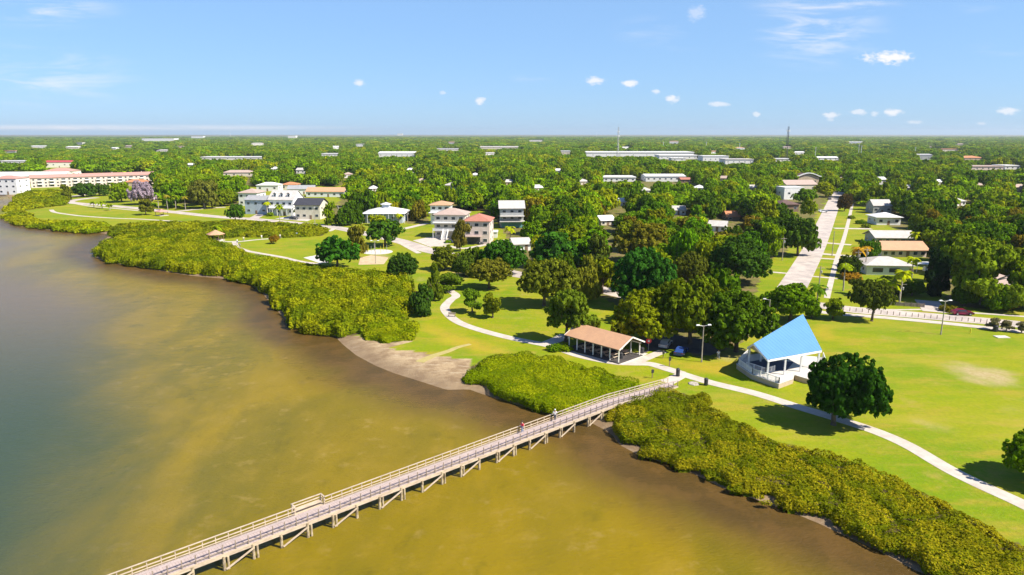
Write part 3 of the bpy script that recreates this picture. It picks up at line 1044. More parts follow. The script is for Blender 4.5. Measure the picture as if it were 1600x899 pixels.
def crown_mesh(name, seed, kind, n_leaf, leaf, n_clump):
    """unit crown: radius 1 in plan, 0..1 in height"""
    rng = np.random.default_rng(seed)
    lobes = []
    if kind == 'oak':
        lobes.append(((0, 0, .48), (.62, .62, .44)))
        k = rng.integers(8, 12)
        for i in range(k):
            a = 6.283 * i / k + rng.uniform(-.3, .3)
            rr = rng.uniform(.40, .66)
            s_ = rng.uniform(.27, .40)
            lobes.append(((rr * math.cos(a), rr * math.sin(a), rng.uniform(.22, .55)), (s_, s_, s_ * .8)))
        for i in range(6):
            a = rng.uniform(0, 6.28)
            rr = rng.uniform(.1, .45)
            s_ = rng.uniform(.24, .34)
            lobes.append(((rr * math.cos(a), rr * math.sin(a), rng.uniform(.62, .80)), (s_, s_, s_ * .75)))
    elif kind == 'round':
        lobes.append(((0, 0, .48), (.80, .80, .47)))
        for i in range(12):
            a = 6.283 * i / 12 + rng.uniform(-.3, .3)
            rr = rng.uniform(.45, .68)
            s_ = rng.uniform(.24, .34)
            lobes.append(((rr * math.cos(a), rr * math.sin(a), rng.uniform(.22, .68)), (s_, s_, s_ * .9)))
    elif kind == 'airy':
        for i in range(22):
            a = rng.uniform(0, 6.28)
            rr = rng.uniform(.1, .75)
            zc = rng.uniform(.12, .88)
            rr *= 1 - .5 * max(0, zc - .5)
            s_ = rng.uniform(.20, .34)
            lobes.append(((rr * math.cos(a), rr * math.sin(a), zc), (s_ * 1.15, s_ * 1.15, s_ * .55)))
    elif kind == 'tall':
        for i in range(14):
            a = rng.uniform(0, 6.28)
            zc = rng.uniform(.1, .9)
            rr = rng.uniform(.0, .55) * (1.1 - zc * .7)
            s_ = rng.uniform(.25, .40) * (1.15 - zc * .5)
            lobes.append(((rr * math.cos(a), rr * math.sin(a), zc), (s_, s_, s_ * .55)))
    elif kind == 'flat':                                             # layered crown
        for i in range(15):
            a = rng.uniform(0, 6.28)
            rr = rng.uniform(.15, .72)
            s_ = rng.uniform(.26, .42)
            lobes.append(((rr * math.cos(a), rr * math.sin(a), rng.choice([.25, .45, .65, .8]) + rng.uniform(-.04, .04)), (s_, s_, s_ * .42)))
    LC = np.array([l[0] for l in lobes])
    LR = np.array([l[1] for l in lobes])
    wts = LR[:, 0] ** 2
    wts /= wts.sum()
    # clumps on the outside of the lobes
    C, Nn = [], []
    tries = 0
    while len(C) < n_clump and tries < n_clump * 30:
        tries += 1
        i = rng.choice(len(lobes), p=wts)
        d = rng.normal(0, 1, 3)
        d /= np.linalg.norm(d)
        if d[2] < -.55:
            continue
        p = LC[i] + d * LR[i] * rng.uniform(.86, 1.04)
        q = (((p - LC) / LR) ** 2).sum(axis=1)
        q[i] = 9
        if (q < .55).any():
            continue
        C.append(p)
        Nn.append(d)
    C, Nn = np.array(C), np.array(Nn)
    per = max(2, n_leaf // len(C))
    cr_ = (1.15 / math.sqrt(len(C))) * (1.0 if kind in ('oak', 'round', 'flat') else .85)
    P, NN, CL, RN = [], [], [], []
    for c, nrm in zip(C, Nn):
        d = rng.normal(0, 1, (per, 3)) + nrm * .9 + np.array([0, 0, .35])
        d /= np.linalg.norm(d, axis=1, keepdims=True)
        rad = cr_ * rng.uniform(.65, 1.1, (per, 1)) * rng.uniform(.7, 1.25)
        P.append(c + d * rad * np.array([1, 1, .8]))
        NN.append(d)
        CL.append(np.full(per, rng.uniform(0, 1)))
    P, NN, CL = np.vstack(P), np.vstack(NN), np.concatenate(CL)
    # inner foliage filling the lobes
    ni = n_leaf // 3
    li = rng.choice(len(lobes), ni, p=wts)
    di_ = rng.normal(0, 1, (ni, 3))
    di_ /= np.linalg.norm(di_, axis=1, keepdims=True)
    Pi = LC[li] + di_ * LR[li] * rng.uniform(.35, .86, (ni, 1))
    V = make_quads(P, NN, leaf, rng, 1.3)
    V = np.concatenate([V, make_quads(Pi, di_, leaf * 1.9, rng, 1.2)])
    P = np.vstack([P, Pi])
    CL = np.concatenate([CL, rng.uniform(0, .8, ni)])
    evs, efs, off = [], [], 0
    k_core = .42
    nu, nv = (10, 6) if n_leaf > 1000 else (7, 4)
    for c, r in zip(LC, LR):
        a, f = ellipsoid_grid(c, r * k_core, nu, nv)
        evs.append(a)
        efs.append(f + off)
        off += len(a)
    return quads_mesh(name, V, M['leaf'], {'rnd': rng.uniform(0, 1, len(P)) ** 1.5, 'clump': CL}, (np.vstack(evs), np.vstack(efs)))


def trunk_mesh(name, seed, mat, lean=.05, limbs=5):
    """unit trunk: height 1 to the top of its limbs; plan unit = crown radius"""
    rng = np.random.default_rng(seed)
    mb = MB()
    p0 = Vector((0, 0, 0))
    p1 = Vector((rng.uniform(-lean, lean), rng.uniform(-lean, lean), .45))
    mb.tube((0, 0, -.04), (0, 0, .05), .085, .062, 8)
    mb.tube(p0 + Vector((0, 0, .05)), p1, .062, .045, 8)
    for i in range(limbs):
        a = 6.283 * i / limbs + rng.uniform(-.4, .4)
        q = p1 + Vector((math.cos(a) * rng.uniform(.15, .3), math.sin(a) * rng.uniform(.15, .3), rng.uniform(.15, .25)))
        e_ = q + Vector((math.cos(a + .3) * .28, math.sin(a + .3) * .28, rng.uniform(.1, .25)))
        mb.tube(p1 - Vector((0, 0, .03)), q, .034, .024, 6)
        mb.tube(q, e_, .024, .010, 5)
    mb.tube(p1, p1 + Vector((.03, .02, .4)), .04, .015, 6)
    return mb.mesh(name, mat, True)


def palm_crown_mesh(name, seed, n=16, L=2.4):
    rng = np.random.default_rng(seed)
    Q, N_ = [], 0
    for i in range(n):
        a = 6.283 * i / n + rng.uniform(-.2, .2)
        up = rng.uniform(-.1, .95)
        d = Vector((math.cos(a), math.sin(a), 0))
        side = Vector((-d.y, d.x, 0))
        pts = []
        for k in range(7):
            u = k / 6
            pts.append(d * L * u * (1 - .12 * u) + Vector((0, 0, L * (up * u * .8 - .75 * u * u))))
        for k in range(6):
            wd0, wd1 = .10 + .42 * math.sin(math.pi * (k + .2) / 6.6), .10 + .42 * math.sin(math.pi * (k + 1.2) / 6.6)
            for sg in (-1, 1):
                dr = Vector((0, 0, -.30))
                a0, a1 = pts[k], pts[k + 1]
                Q.append([a0, a1, a1 + side * sg * wd1 + dr * wd1 * 1.2, a0 + side * sg * wd0 + dr * wd0 * 1.2])
    V = np.array([[list(p) for p in q] for q in Q])
    return quads_mesh(name, V, M['leaf'], {'rnd': rng.uniform(0, 1, len(V)), 'clump': rng.uniform(0, 1, len(V))})


KINDS_ = ['oak', 'round', 'airy', 'tall', 'flat']
CROWN = {}
for ki, k in enumerate(KINDS_):
    for v in range(2 if k != 'oak' else 3):
        CROWN[k, v, 0] = crown_mesh('crown', 100 + ki * 10 + v, k, 13000, .050, 300)
        CROWN[k, v, 1] = crown_mesh('crown', 200 + ki * 10 + v, k, 4200, .075, 170)
        CROWN[k, v, 2] = crown_mesh('crown', 300 + ki * 10 + v, k, 1100, .125, 70)
TRUNK = [trunk_mesh('trunk', i, M['bark']) for i in range(3)] + [trunk_mesh('trunk', 9, M['palebark'])]
PCROWN = [palm_crown_mesh('crown', 5), palm_crown_mesh('crown', 6, 13, 2.1)]
mb = MB()
for k in range(8):
    mb.tube((.06 * math.sin(k), .05 * math.cos(k), k / 8), (.06 * math.sin(k + 1), .05 * math.cos(k + 1), (k + 1) / 8), .19 - .008 * k, .18 - .008 * k, 7)
PTRUNK = mb.mesh('trunk', M['palebark'], True)
NAMES = {'oak': 'oak_tree', 'round': 'round_tree', 'airy': 'open_tree', 'tall': 'tall_tree', 'flat': 'spreading_tree'}
OCC = []                                                             # (x, y, radius) of everything planted or built
N_TREES = 0


def tree(x, y, Rr, H, cb, kind, tint, label, group=None, lod=0, var=None, trunk=None, name=None, off=(0, 0)):
    global N_TREES
    cb *= .6
    N_TREES += 1
    rz = random.uniform(0, 6.28)
    root = empty(name or NAMES[kind], (x, y, 0), rz, label, 'tree', group)
    nv = 3 if kind == 'oak' else 2
    var = random.randrange(nv) if var is None else var
    tm = TRUNK[random.randrange(3)] if trunk is None else TRUNK[trunk]
    link('trunk', tm, root, scale=(Rr * .8 + 1, Rr * .8 + 1, (cb * H + (H - cb * H) * .55)))
    c = link('crown', CROWN[kind, var, lod], root, scale=(Rr * 1.02, Rr * 1.02, H * (1 - cb)))
    ox, oy = off[0] * math.cos(-rz) - off[1] * math.sin(-rz), off[0] * math.sin(-rz) + off[1] * math.cos(-rz)
    c.location = (ox, oy, cb * H)
    col = PAL[tint] if isinstance(tint, str) else tint
    c.color = (*col, 1)
    OCC.append((x, y, Rr * .85))
    return root


def tree_px(bx, by, x0, x1, ty, kind, tint, label, cb=.22, group=None, lod=None, **kw):
    """tree whose trunk meets the ground under photo spot (bx,by) and whose crown spans x0..x1 with its top at ty"""
    g = at(bx, by)
    d = depth_at(bx, by)
    s_ = d / F_PX
    Rr = (x1 - x0) / 2 * s_
    th = PITCH + math.atan((by - 449.5) / F_PX)
    H = max(((by - ty) * s_ - .30 * Rr * math.sin(th)) / math.cos(th), 1.2 * Rr * .9)
    if lod is None:
        lod = 0 if d < 210 else 1
    off = (((x0 + x1) / 2 - bx) * s_ * .85, 0)
    return tree(g.x, g.y, Rr, H, cb, kind, tint, label, group, lod, off=off, **kw)


def palm(bx, by, ty, tint, label, group=None, r=None):
    global N_TREES
    N_TREES += 1
    g = at(bx, by)
    d = depth_at(bx, by)
    H = (by - ty) * d / F_PX
    root = empty('palm_tree', (g.x, g.y, 0), random.uniform(0, 6.28), label, 'palm', group)
    link('trunk', PTRUNK, root, scale=(1.1, 1.1, H - .9))
    c = link('crown', random.choice(PCROWN), root, loc=(0.05, 0.05, H - .95), scale=(1.15, 1.15, 1.15) if r is None else (r, r, r))
    c.color = (*PAL[tint], 1)
    OCC.append((g.x, g.y, 1.5))
    return root


HERO_KEEP = []
HERO = [
    # bx, by, x0, x1, topy, kind, tint, label, crown base
    (1302, 664, 1257, 1387, 549, 'round', (.028, .085, .006), 'big round dark green tree alone beside the curved park path', .14),
    (1612, 752, 1560, 1675, 668, 'oak', 'green', 'tree cut by the right edge shading the end of the path', .25),
    (1362, 502, 1328, 1393, 437, 'oak', (.10, .13, .012), 'olive tree with dark underside between the field and the cross road', .30),
    (1301, 499, 1281, 1321, 463, 'airy', 'olive', 'small thin olive tree beside the pavement left of the bigger olive one', .34),
    (1234, 502, 1183, 1281, 441, 'oak', 'green', 'wide green oak directly behind the peak of the blue roof', .16),
    (1268, 497, 1255, 1284, 474, 'round', 'green', 'little bushy tree between the blue roof peak and the pavement', .2),
    (1150, 550, 1080, 1208, 452, 'oak', (.080, .145, .006), 'huge spreading oak on the left of the blue roofed bandstand', .18),
    (1078, 538, 1012, 1135, 430, 'oak', (.12, .165, .006), 'tall oak behind the parking lot, under the main canopy', .15),
    (1004, 536, 948, 1062, 454, 'oak', (.20, .235, .006), 'olive yellow oak right behind the picnic pavilion roof', .16),
    (1005, 480, 948, 1062, 386, 'oak', (.035, .115, .010), 'large deep green domed tree behind the picnic pavilion', .12),
    (884, 534, 848, 940, 446, 'airy', (.14, .20, .012), 'tall feathery tree at the left end of the picnic pavilion', .26),
    (906, 470, 885, 952, 385, 'tall', (.20, .21, .015), 'yellowish tall pine rising behind the feathery tree', .2),
    (850, 478, 805, 905, 402, 'oak', (.15, .175, .012), 'olive oak shading the lawn left of the feathery tree', .16),
    (764, 452, 733, 803, 403, 'oak', (.17, .17, .014), 'low olive tree beside the brown clearing above the lawn', .22),
    (738, 488, 718, 757, 449, 'airy', (.13, .22, .010), 'small slender green tree on the lawn inside the path bend', .28),
    (770, 497, 752, 789, 456, 'airy', (.22, .25, .010), 'small yellow green tree right of the slender one on the lawn', .24),
    (660, 492, 634, 690, 432, 'tall', (.06, .125, .012), 'dark leafy tree at the right end of the mangrove wood', .1),
    (678, 470, 664, 698, 410, 'tall', (.14, .19, .010), 'upright tree overhanging the top of the path bend', .15),
    (700, 455, 678, 728, 425, 'airy', (.13, .20, .010), 'low light green tree where the path vanishes', .2),
    (527, 419, 489, 562, 369, 'oak', (.040, .13, .008), 'round vivid green oak on the edge of the oval lawn', .14),
    (630, 438, 604, 656, 393, 'round', (.05, .105, .010), 'rounded dark tree right of the sand court', .16),
    (560, 404, 541, 576, 350, 'airy', (.17, .16, .014), 'olive tree behind the vivid green oak', .2),
    (602, 385, 569, 634, 342, 'oak', (.055, .125, .008), 'broad green oak at the bend of the shore road', .28),
    (785, 432, 742, 826, 374, 'oak', (.045, .125, .008), 'dark green oak below the driveway of the red roofed house', .12),
    (694, 422, 670, 722, 384, 'oak', (.13, .155, .010), 'olive tree just below the street end by the tall houses', .15),
    (728, 432, 704, 748, 397, 'round', (.09, .14, .010), 'green tree left of the low olive tree', .15),
    (719, 393, 703, 737, 343, 'airy', (.17, .15, .02), 'brownish olive tree in front of the cream and pink houses', .15),
    (1152, 441, 1100, 1206, 371, 'oak', (.055, .120, .010), 'very wide dark green tree on the left of the street lawns', .12),
    (872, 420, 830, 908, 362, 'oak', (.045, .130, .010), 'deep green tree in the middle of the wood', .12),
    (925, 425, 900, 960, 368, 'tall', (.09, .12, .012), 'slim olive tree left of the brown crowned oak', .12),
    (1008, 410, 960, 1052, 346, 'oak', (.17, .16, .012), 'brown tinged oak above the large domed tree', .12),
    (1075, 445, 1045, 1105, 392, 'oak', (.12, .14, .012), 'olive oak between the domed tree and the very wide tree', .12),
    (1246, 400, 1214, 1282, 338, 'oak', (.07, .13, .010), 'oak leaning over the left side of the main street', .16),
    (1535, 476, 1462, 1600, 366, 'airy', (.17, .24, .010), 'light green open tree with pale branches near the parked car', .10),
    (1466, 462, 1440, 1492, 398, 'tall', (.018, .045, .010), 'nearly black conical tree right of the low white house', .05),
    (1455, 440, 1436, 1478, 388, 'tall', (.018, .045, .010), 'dark tree behind the nearly black conical one', .05),
    (1620, 480, 1570, 1680, 385, 'oak', 'mid', 'green tree at the right edge behind the roadside lawn', .12),
    (1555, 486, 1535, 1585, 450, 'round', 'green', 'rounded bush tree behind the maroon car', .06),
    (1505, 478, 1485, 1530, 440, 'round', 'dark', 'dark bushy tree above the maroon car', .06),
    (368, 346, 354, 386, 319, 'oak', (.07, .15, .008), 'small round green tree beside the shore road', .2),
    (228, 336, 217, 242, 311, 'airy', (.15, .16, .012), 'small olive tree on the far lawn left of the shelter', .3),
    (428, 381, 420, 437, 367, 'round', (.24, .15, .010), 'tiny orange tinged tree alone on the oval lawn', .2),
    (222, 320, 203, 246, 283, 'oak', 'purple', 'purple flowering jacaranda beside the shore road', .12),
    (190, 316, 170, 212, 285, 'oak', 'mid', 'green tree left of the purple jacaranda', .12),
    (130, 308, 112, 150, 286, 'oak', (.06, .12, .01), 'dark green tree in front of the long terrace of flats', .12),
    (104, 313, 92, 116, 289, 'tall', (.13, .15, .01), 'upright olive tree at the corner of the far left mangroves', .05),
    (155, 306, 142, 172, 287, 'round', (.07, .13, .01), 'rounded tree in front of the long terrace of flats', .08),
    (320, 326, 292, 346, 282, 'oak', (.15, .16, .02), 'big pale olive oak left of the white waterfront houses', .1),
    (275, 324, 250, 296, 286, 'oak', 'green', 'dark green oak right of the purple jacaranda', .1),
    (350, 322, 338, 372, 296, 'oak', 'olive', 'olive tree behind the small round green one', .1),
    (515, 352, 502, 532, 316, 'tall', 'mid', 'green tree right of the black roofed house', .05),
    (540, 352, 524, 560, 318, 'oak', 'dark', 'dark leafy tree left of the white metal roofed bungalow', .05),
    (562, 350, 550, 574, 318, 'tall', 'dark', 'narrow dark tree next to the white metal roofed bungalow', .05),
    (655, 345, 640, 668, 312, 'oak', 'brown', 'brownish tree left of the small tower house', .06),
    (835, 385, 808, 858, 345, 'oak', 'green', 'green oak hiding the driveway right of the grey stilt house', .12),
    (590, 352, 576, 606, 340, 'round', 'yellow', 'low yellow green shrubbery below the white metal roof', .03),
    (1362, 418, 1335, 1372, 372, 'round', (.07, .16, .008), 'green tree with orange palms left of the white roofed houses', .1),
    (1330, 432, 1306, 1345, 398, 'round', (.06, .10, .01), 'dark tree at the corner of the sidewalk and the low white house', .1),
    (1345, 462, 1325, 1362, 432, 'airy', (.10, .13, .012), 'dark olive tree in the front garden of the low white house', .1),
    (1382, 456, 1366, 1402, 430, 'round', (.05, .085, .01), 'dark bush tree under the windows of the low white house', .05),
    (1400, 462, 1384, 1420, 440, 'round', (.10, .13, .01), 'olive bush tree left of the garden drive', .05),
    (1425, 462, 1408, 1446, 436, 'round', 'dark', 'dark tree shading the garden drive', .05),
    (1319, 330, 1307, 1330, 303, 'round', (.10, .07, .02), 'small reddish tree on the right kerb of the main street', .1),
    (1222, 352, 1200, 1236, 318, 'oak', 'dark', 'dark tree in front of the brown roofed house', .1),
    (1260, 318, 1236, 1278, 296, 'oak', 'green', 'green tree in front of the pale church', .1),
    (1290, 308, 1268, 1306, 284, 'oak', 'yellow', 'yellow green tree at the church corner by the street', .1),
    (1552, 516, 1540, 1562, 495, 'airy', (.24, .22, .10), 'thin bare looking sapling beside the dark bin', .3),
    (1572, 518, 1562, 1583, 499, 'airy', (.24, .22, .10), 'thin bare looking sapling above the park bench', .3),
    (1596, 520, 1585, 1606, 500, 'airy', (.24, .22, .10), 'thin sapling at the right edge of the field', .3),
]
for (bx, by, x0, x1, ty, kind, tint, lab, cb) in HERO:
    tree_px(bx, by, x0, x1, ty, kind, tint, lab, cb, trunk=3 if 'pale' in lab or 'pine' in lab or 'sapling' in lab else None)

for (bx, by, x0, x1, ty, kind, tint, lab, cb) in HERO:
    if x1 - x0 > 35 and by < 480:
        HERO_KEEP.append((x0 + .2 * (x1 - x0), ty + 3, x1 - .2 * (x1 - x0), by - .45 * (by - ty), by + 4))

PALMS = [
    (1405, 474, 418, 'yellow', 'tall palm with brown skirt in front of the low white house'),
    (1424, 436, 398, 'yellow', 'yellowish palm beside the white carport awning'),
    (1276, 476, 441, 'dark', 'dark palm right of the wide green oak'),
    (1317, 455, 408, 'olive', 'palm above the orange shrub by the sidewalk'),
    (1338, 424, 384, 'orange', 'orange tinted palm left of the low white house'),
    (1350, 420, 380, 'orange', 'rusty palm leaning on the green garden tree'),
    (1427, 392, 360, 'yellow', 'palm at the end of the long white roof'),
    (1376, 468, 432, 'olive', 'palm in the shaded front garden behind the fence'),
    (1392, 472, 436, 'yellow', 'short yellow palm left of the tall skirted palm'),
    (438, 352, 318, 'olive', 'palm in front of the white house with dormers'),
    (418, 338, 314, 'yellow', 'palm between the blue grey house and the dormer house'),
    (465, 341, 322, 'olive', 'palm in front of the black roofed house'),
    (484, 342, 322, 'yellow', 'yellow palm by the wall of the black roofed house'),
    (248, 326, 300, 'green', 'palm right of the purple jacaranda trunk'),
    (262, 328, 303, 'brown', 'brown skirted palm in the grove by the shore road'),
    (275, 327, 304, 'olive', 'palm in the middle of the grove by the shore road'),
    (290, 328, 305, 'brown', 'palm at the right end of the grove by the shore road'),
    (614, 348, 330, 'yellow', 'palm in front of the white metal roofed bungalow'),
    (624, 350, 332, 'yellow', 'second palm right of the white metal roofed bungalow'),
    (705, 352, 324, 'yellow', 'yellow palm between the small tower house and the cream house'),
    (797, 378, 352, 'yellow', 'palm below the grey stilt house'),
    (147, 325, 313, 'olive', 'leftmost small palm on the far lawn'),
    (160, 326, 313, 'olive', 'middle small palm on the far lawn'),
    (172, 329, 317, 'olive', 'rightmost small palm on the far lawn'),
    (340, 372, 350, 'olive', 'short palm behind the hexagonal gazebo'),
    (1206, 388, 362, 'yellow', 'yellow palm right of the very wide dark green tree'),
    (1240, 352, 330, 'olive', 'palm beside the parked white cars'),
]
for (bx, by, ty, tint, lab) in PALMS:
    palm(bx, by, ty, tint, lab)

# ------------------------------------------------------------------ houses
KEEP = []                                                            # photo windows that must stay free: x0, y0, x1, y1, base y


def roof_build(kind, w_, d_, h, rh, over, mat, root, thick=.18):
    mb = MB()
    x, y = w_ / 2 + over, d_ / 2 + over
    if kind == 'flat':
        mb.box((0, 0, h + rh / 2), (2 * x, 2 * y, rh))
    elif kind == 'gable':                                            # ridge along x
        z0 = h - .05
        A_ = [(-x, -y, z0), (x, -y, z0), (x, 0, z0 + rh), (-x, 0, z0 + rh)]
        B_ = [(-x, 0, z0 + rh), (x, 0, z0 + rh), (x, y, z0), (-x, y, z0)]
        for q in (A_, B_):
            mb.hexa([(a, b_, c) for a, b_, c in q], [(a, b_, c + thick) for a, b_, c in q])
    elif kind == 'gable_y':                                          # ridge along y, gable to the front
        z0 = h - .05
        A_ = [(-x, -y, z0), (0, -y, z0 + rh), (0, y, z0 + rh), (-x, y, z0)]
        B_ = [(0, -y, z0 + rh), (x, -y, z0), (x, y, z0), (0, y, z0 + rh)]
        for q in (A_, B_):
            mb.hexa([(a, b_, c) for a, b_, c in q], [(a, b_, c + thick) for a, b_, c in q])
    elif kind == 'hip':
        z0 = h
        r = max(x - y, 0) if x >= y else 0
        ry = 0 if x >= y else y - x
        top = [(-r, -ry), (r, -ry), (r, ry), (-r, ry)]
        bot = [(-x, -y), (x, -y), (x, y), (-x, y)]
        mb.box((0, 0, z0 + .06), (2 * x, 2 * y, .12))
        i = len(mb.v)
        mb.v += [(a, b_, z0 + .125) for a, b_ in bot] + [(a, b_, z0 + .125 + rh) for a, b_ in top]
        mb.f += [(i, i + 1, i + 5, i + 4), (i + 1, i + 2, i + 6, i + 5), (i + 2, i + 3, i + 7, i + 6), (i + 3, i, i + 4, i + 7)]
    o = mb.build('roof', mat, root)
    return o


def window(root, face, u, z, ww, hh, w_, d_, frame_mat):
    """window on wall face ('f','r','l') at offset u"""
    fr, pn = MB(), MB()
    e = .06
    if face == 'f':
        c, dim, dim2, off = (u, -d_ / 2 - .03, z), (ww + .2, e, hh + .2), (ww, e, hh), (0, -.035, 0)
    elif face == 'r':
        c, dim, dim2, off = (w_ / 2 + .03, u, z), (e, ww + .2, hh + .2), (e, ww, hh), (.035, 0, 0)
    else:
        c, dim, dim2, off = (-w_ / 2 - .03, u, z), (e, ww + .2, hh + .2), (e, ww, hh), (-.035, 0, 0)
    fr.box(c, dim)
    o = fr.build('window', frame_mat, root)
    pn.box(tuple(a + b_ for a, b_ in zip(c, off)), dim2)
    pn.build('pane', M['glass'], o)


def house(px, py, wpx, hpx, d_, label, wall='white', roof='roof_lgrey', kind='hip', rh=1.6, over=.5, rz=0.0, storeys=1, nw=3, nside=2, cat='house', name='house',
          group=None, clear=True, winh=1.1, door=True, base=0.0, frame='white'):
    """front wall centre on the ground under (px,py); wpx, hpx = width and wall height in photo pixels"""
    g = at(px, py)
    d = depth_at(px, py)
    w_ = wpx * d / F_PX / max(math.cos(rz), .4)
    h = hpx * d / F_PX
    c = g + Vector((-math.sin(rz) * d_ / 2, math.cos(rz) * d_ / 2, 0))
    root = empty(name, (c.x, c.y, 0), rz, label, cat, group)
    mb = MB()
    mb.box((0, 0, h / 2 - .1 + base / 2), (w_, d_, h + .2 - base))
    if kind == 'gable':
        for sx in (-1, 1):
            x = sx * (w_ / 2 - .1)
            mb.hexa([(x - .1, -d_ / 2, h), (x + .1, -d_ / 2, h), (x + .1, d_ / 2, h), (x - .1, d_ / 2, h)], [(x - .1, -.05, h + rh * .93), (x + .1, -.05, h + rh * .93), (x + .1, .05, h + rh * .93), (x - .1, .05, h + rh * .93)])
    if kind == 'gable_y':
        for sy in (-1, 1):
            y = sy * (d_ / 2 - .1)
            mb.hexa([(-w_ / 2, y - .1, h), (w_ / 2, y - .1, h), (w_ / 2, y + .1, h), (-w_ / 2, y + .1, h)], [(-.05, y - .1, h + rh * .93), (.05, y - .1, h + rh * .93), (.05, y + .1, h + rh * .93), (-.05, y + .1, h + rh * .93)])
    mb.build('wall', M[wall], root)
    roof_build(kind, w_, d_, h, rh, over, M[roof], root)
    sh = (h - base) / storeys
    for s_ in range(storeys):
        zc = base + sh * (s_ + .55)
        for k in range(nw):
            u = (k + .5 - nw / 2) * w_ / nw
            if door and s_ == 0 and k == nw // 2:
                continue
            window(root, 'f', u, zc, min(1.5, w_ / nw * .5), min(winh, sh * .5), w_, d_, M[frame])
        for k in range(nside):
            u = (k + .5 - nside / 2) * d_ / nside
            for fc in ('r', 'l'):
                window(root, fc, u, zc, 1.2, min(winh, sh * .45), w_, d_, M[frame])
    if door:
        u = (nw // 2 + .5 - nw / 2) * w_ / max(nw, 1)
        db = MB()
        db.box((u, -d_ / 2 - .04, base + 1.05), (1.1, .08, 2.1))
        dd = db.build('door', M['brownwall'], root)
        hb = MB()
        hb.box((u + .4, -d_ / 2 - .11, base + 1.0), (.06, .06, .12))
        hb.build('handle', M['steel'], dd)
    OCC.append((c.x, c.y, max(w_, d_) * .55))
    if w_ > 2 * d_:
        for k in np.linspace(-.45, .45, int(w_ / d_) + 1):
            OCC.append((c.x + k * w_ * math.cos(rz), c.y + k * w_ * math.sin(rz), d_ * .6))
    if clear:
        rp = rh * F_PX / d * .6 + d_ * 3 / d * 6
        KEEP.append((px - wpx / 2, py - hpx - rp, px + wpx / 2, py - hpx * .25, py))
    return root, w_, h


# left: long terrace of flats, pale blocks behind it
ra = at(49, 294)
rb = at(243, 287)
ang_ = math.atan2(rb.y - ra.y, rb.x - ra.x)
Lr = (rb - ra).length
mid = (ra + rb) / 2
root = empty('apartment_building', (mid.x - math.sin(ang_) * 6, mid.y + math.cos(ang_) * 6, 0), ang_, 'long three storey white terrace of flats with a pinkish ribbed roof', 'building')
MB().box((0, 0, 3.8), (Lr, 12, 7.8)).build('wall', M['pinkwall'], root)
roof_build('gable', Lr, 12, 7.7, 2.3, .6, M['roof_pink'], root)
nb_ = 22
for s_ in range(3):
    for k in range(nb_):
        u = (k + .5 - nb_ / 2) * Lr / nb_
        window(root, 'f', u, 1.3 + 2.5 * s_, 2.8 if k % 2 else 1.3, 1.1, Lr, 12, M['offwhite'])
for s_ in (1, 2):
    for k in range(nb_ // 2):
        u = (2 * k + 1.5 - nb_ / 2) * Lr / nb_
        MB().box((u, -6.65, 2.5 * s_ + .3), (3.2, 1.3, .8)).build('balcony', M['white'], root)
for k in (-.35, -.1, .15, .4):
    MB().box((k * Lr, 1.5, 9.9), (.35, .35, 1.6)).build('chimney', M['offwhite'], root)
for k in np.linspace(-.48, .48, 9):
    OCC.append((mid.x + k * Lr * math.cos(ang_) - 6 * math.sin(ang_), mid.y + k * Lr * math.sin(ang_) + 6, 9))
KEEP.append((46, 266, 243, 290, 294))
house(8, 304, 40, 24, 14, 'plain white waterfront block with pinkish roof at the left edge', 'white', 'roof_pink', 'hip', 2.0, .4, 0, 3, 4, 2, 'building', 'apartment_building')
house(40, 288, 110, 12, 26, 'wide pale ribbed metal roof block behind the waterfront terrace', 'offwhite', 'roof_white', 'gable', 3.2, .4, .12, 1, 8, 2, 'building', 'apartment_building')
house(90, 278, 42, 10, 18, 'pinkish hip roofed building behind the long terrace', 'offwhite', 'roof_pink', 'hip', 2.8, .6, .05, 1, 4, 2, 'building', 'apartment_building')
house(93, 262, 40, 8, 14, 'white building with a bright red roof in the far mangroves', 'offwhite', 'roof_red', 'gable', 2.2, .4, .15, 1, 5, 2, 'building', 'red_roofed_building')
house(20, 256, 44, 3.4, 16, 'very long thin white roof at the far left edge', 'white', 'roof_white', 'flat', 1.2, .3, 0, 1, 6, 2, 'building', 'warehouse')
house(212, 291, 34, 6, 10, 'low building with orange roof behind the purple jacaranda', 'tan', 'roof_orange', 'hip', 2.0, .5, .1, 1, 3, 1)
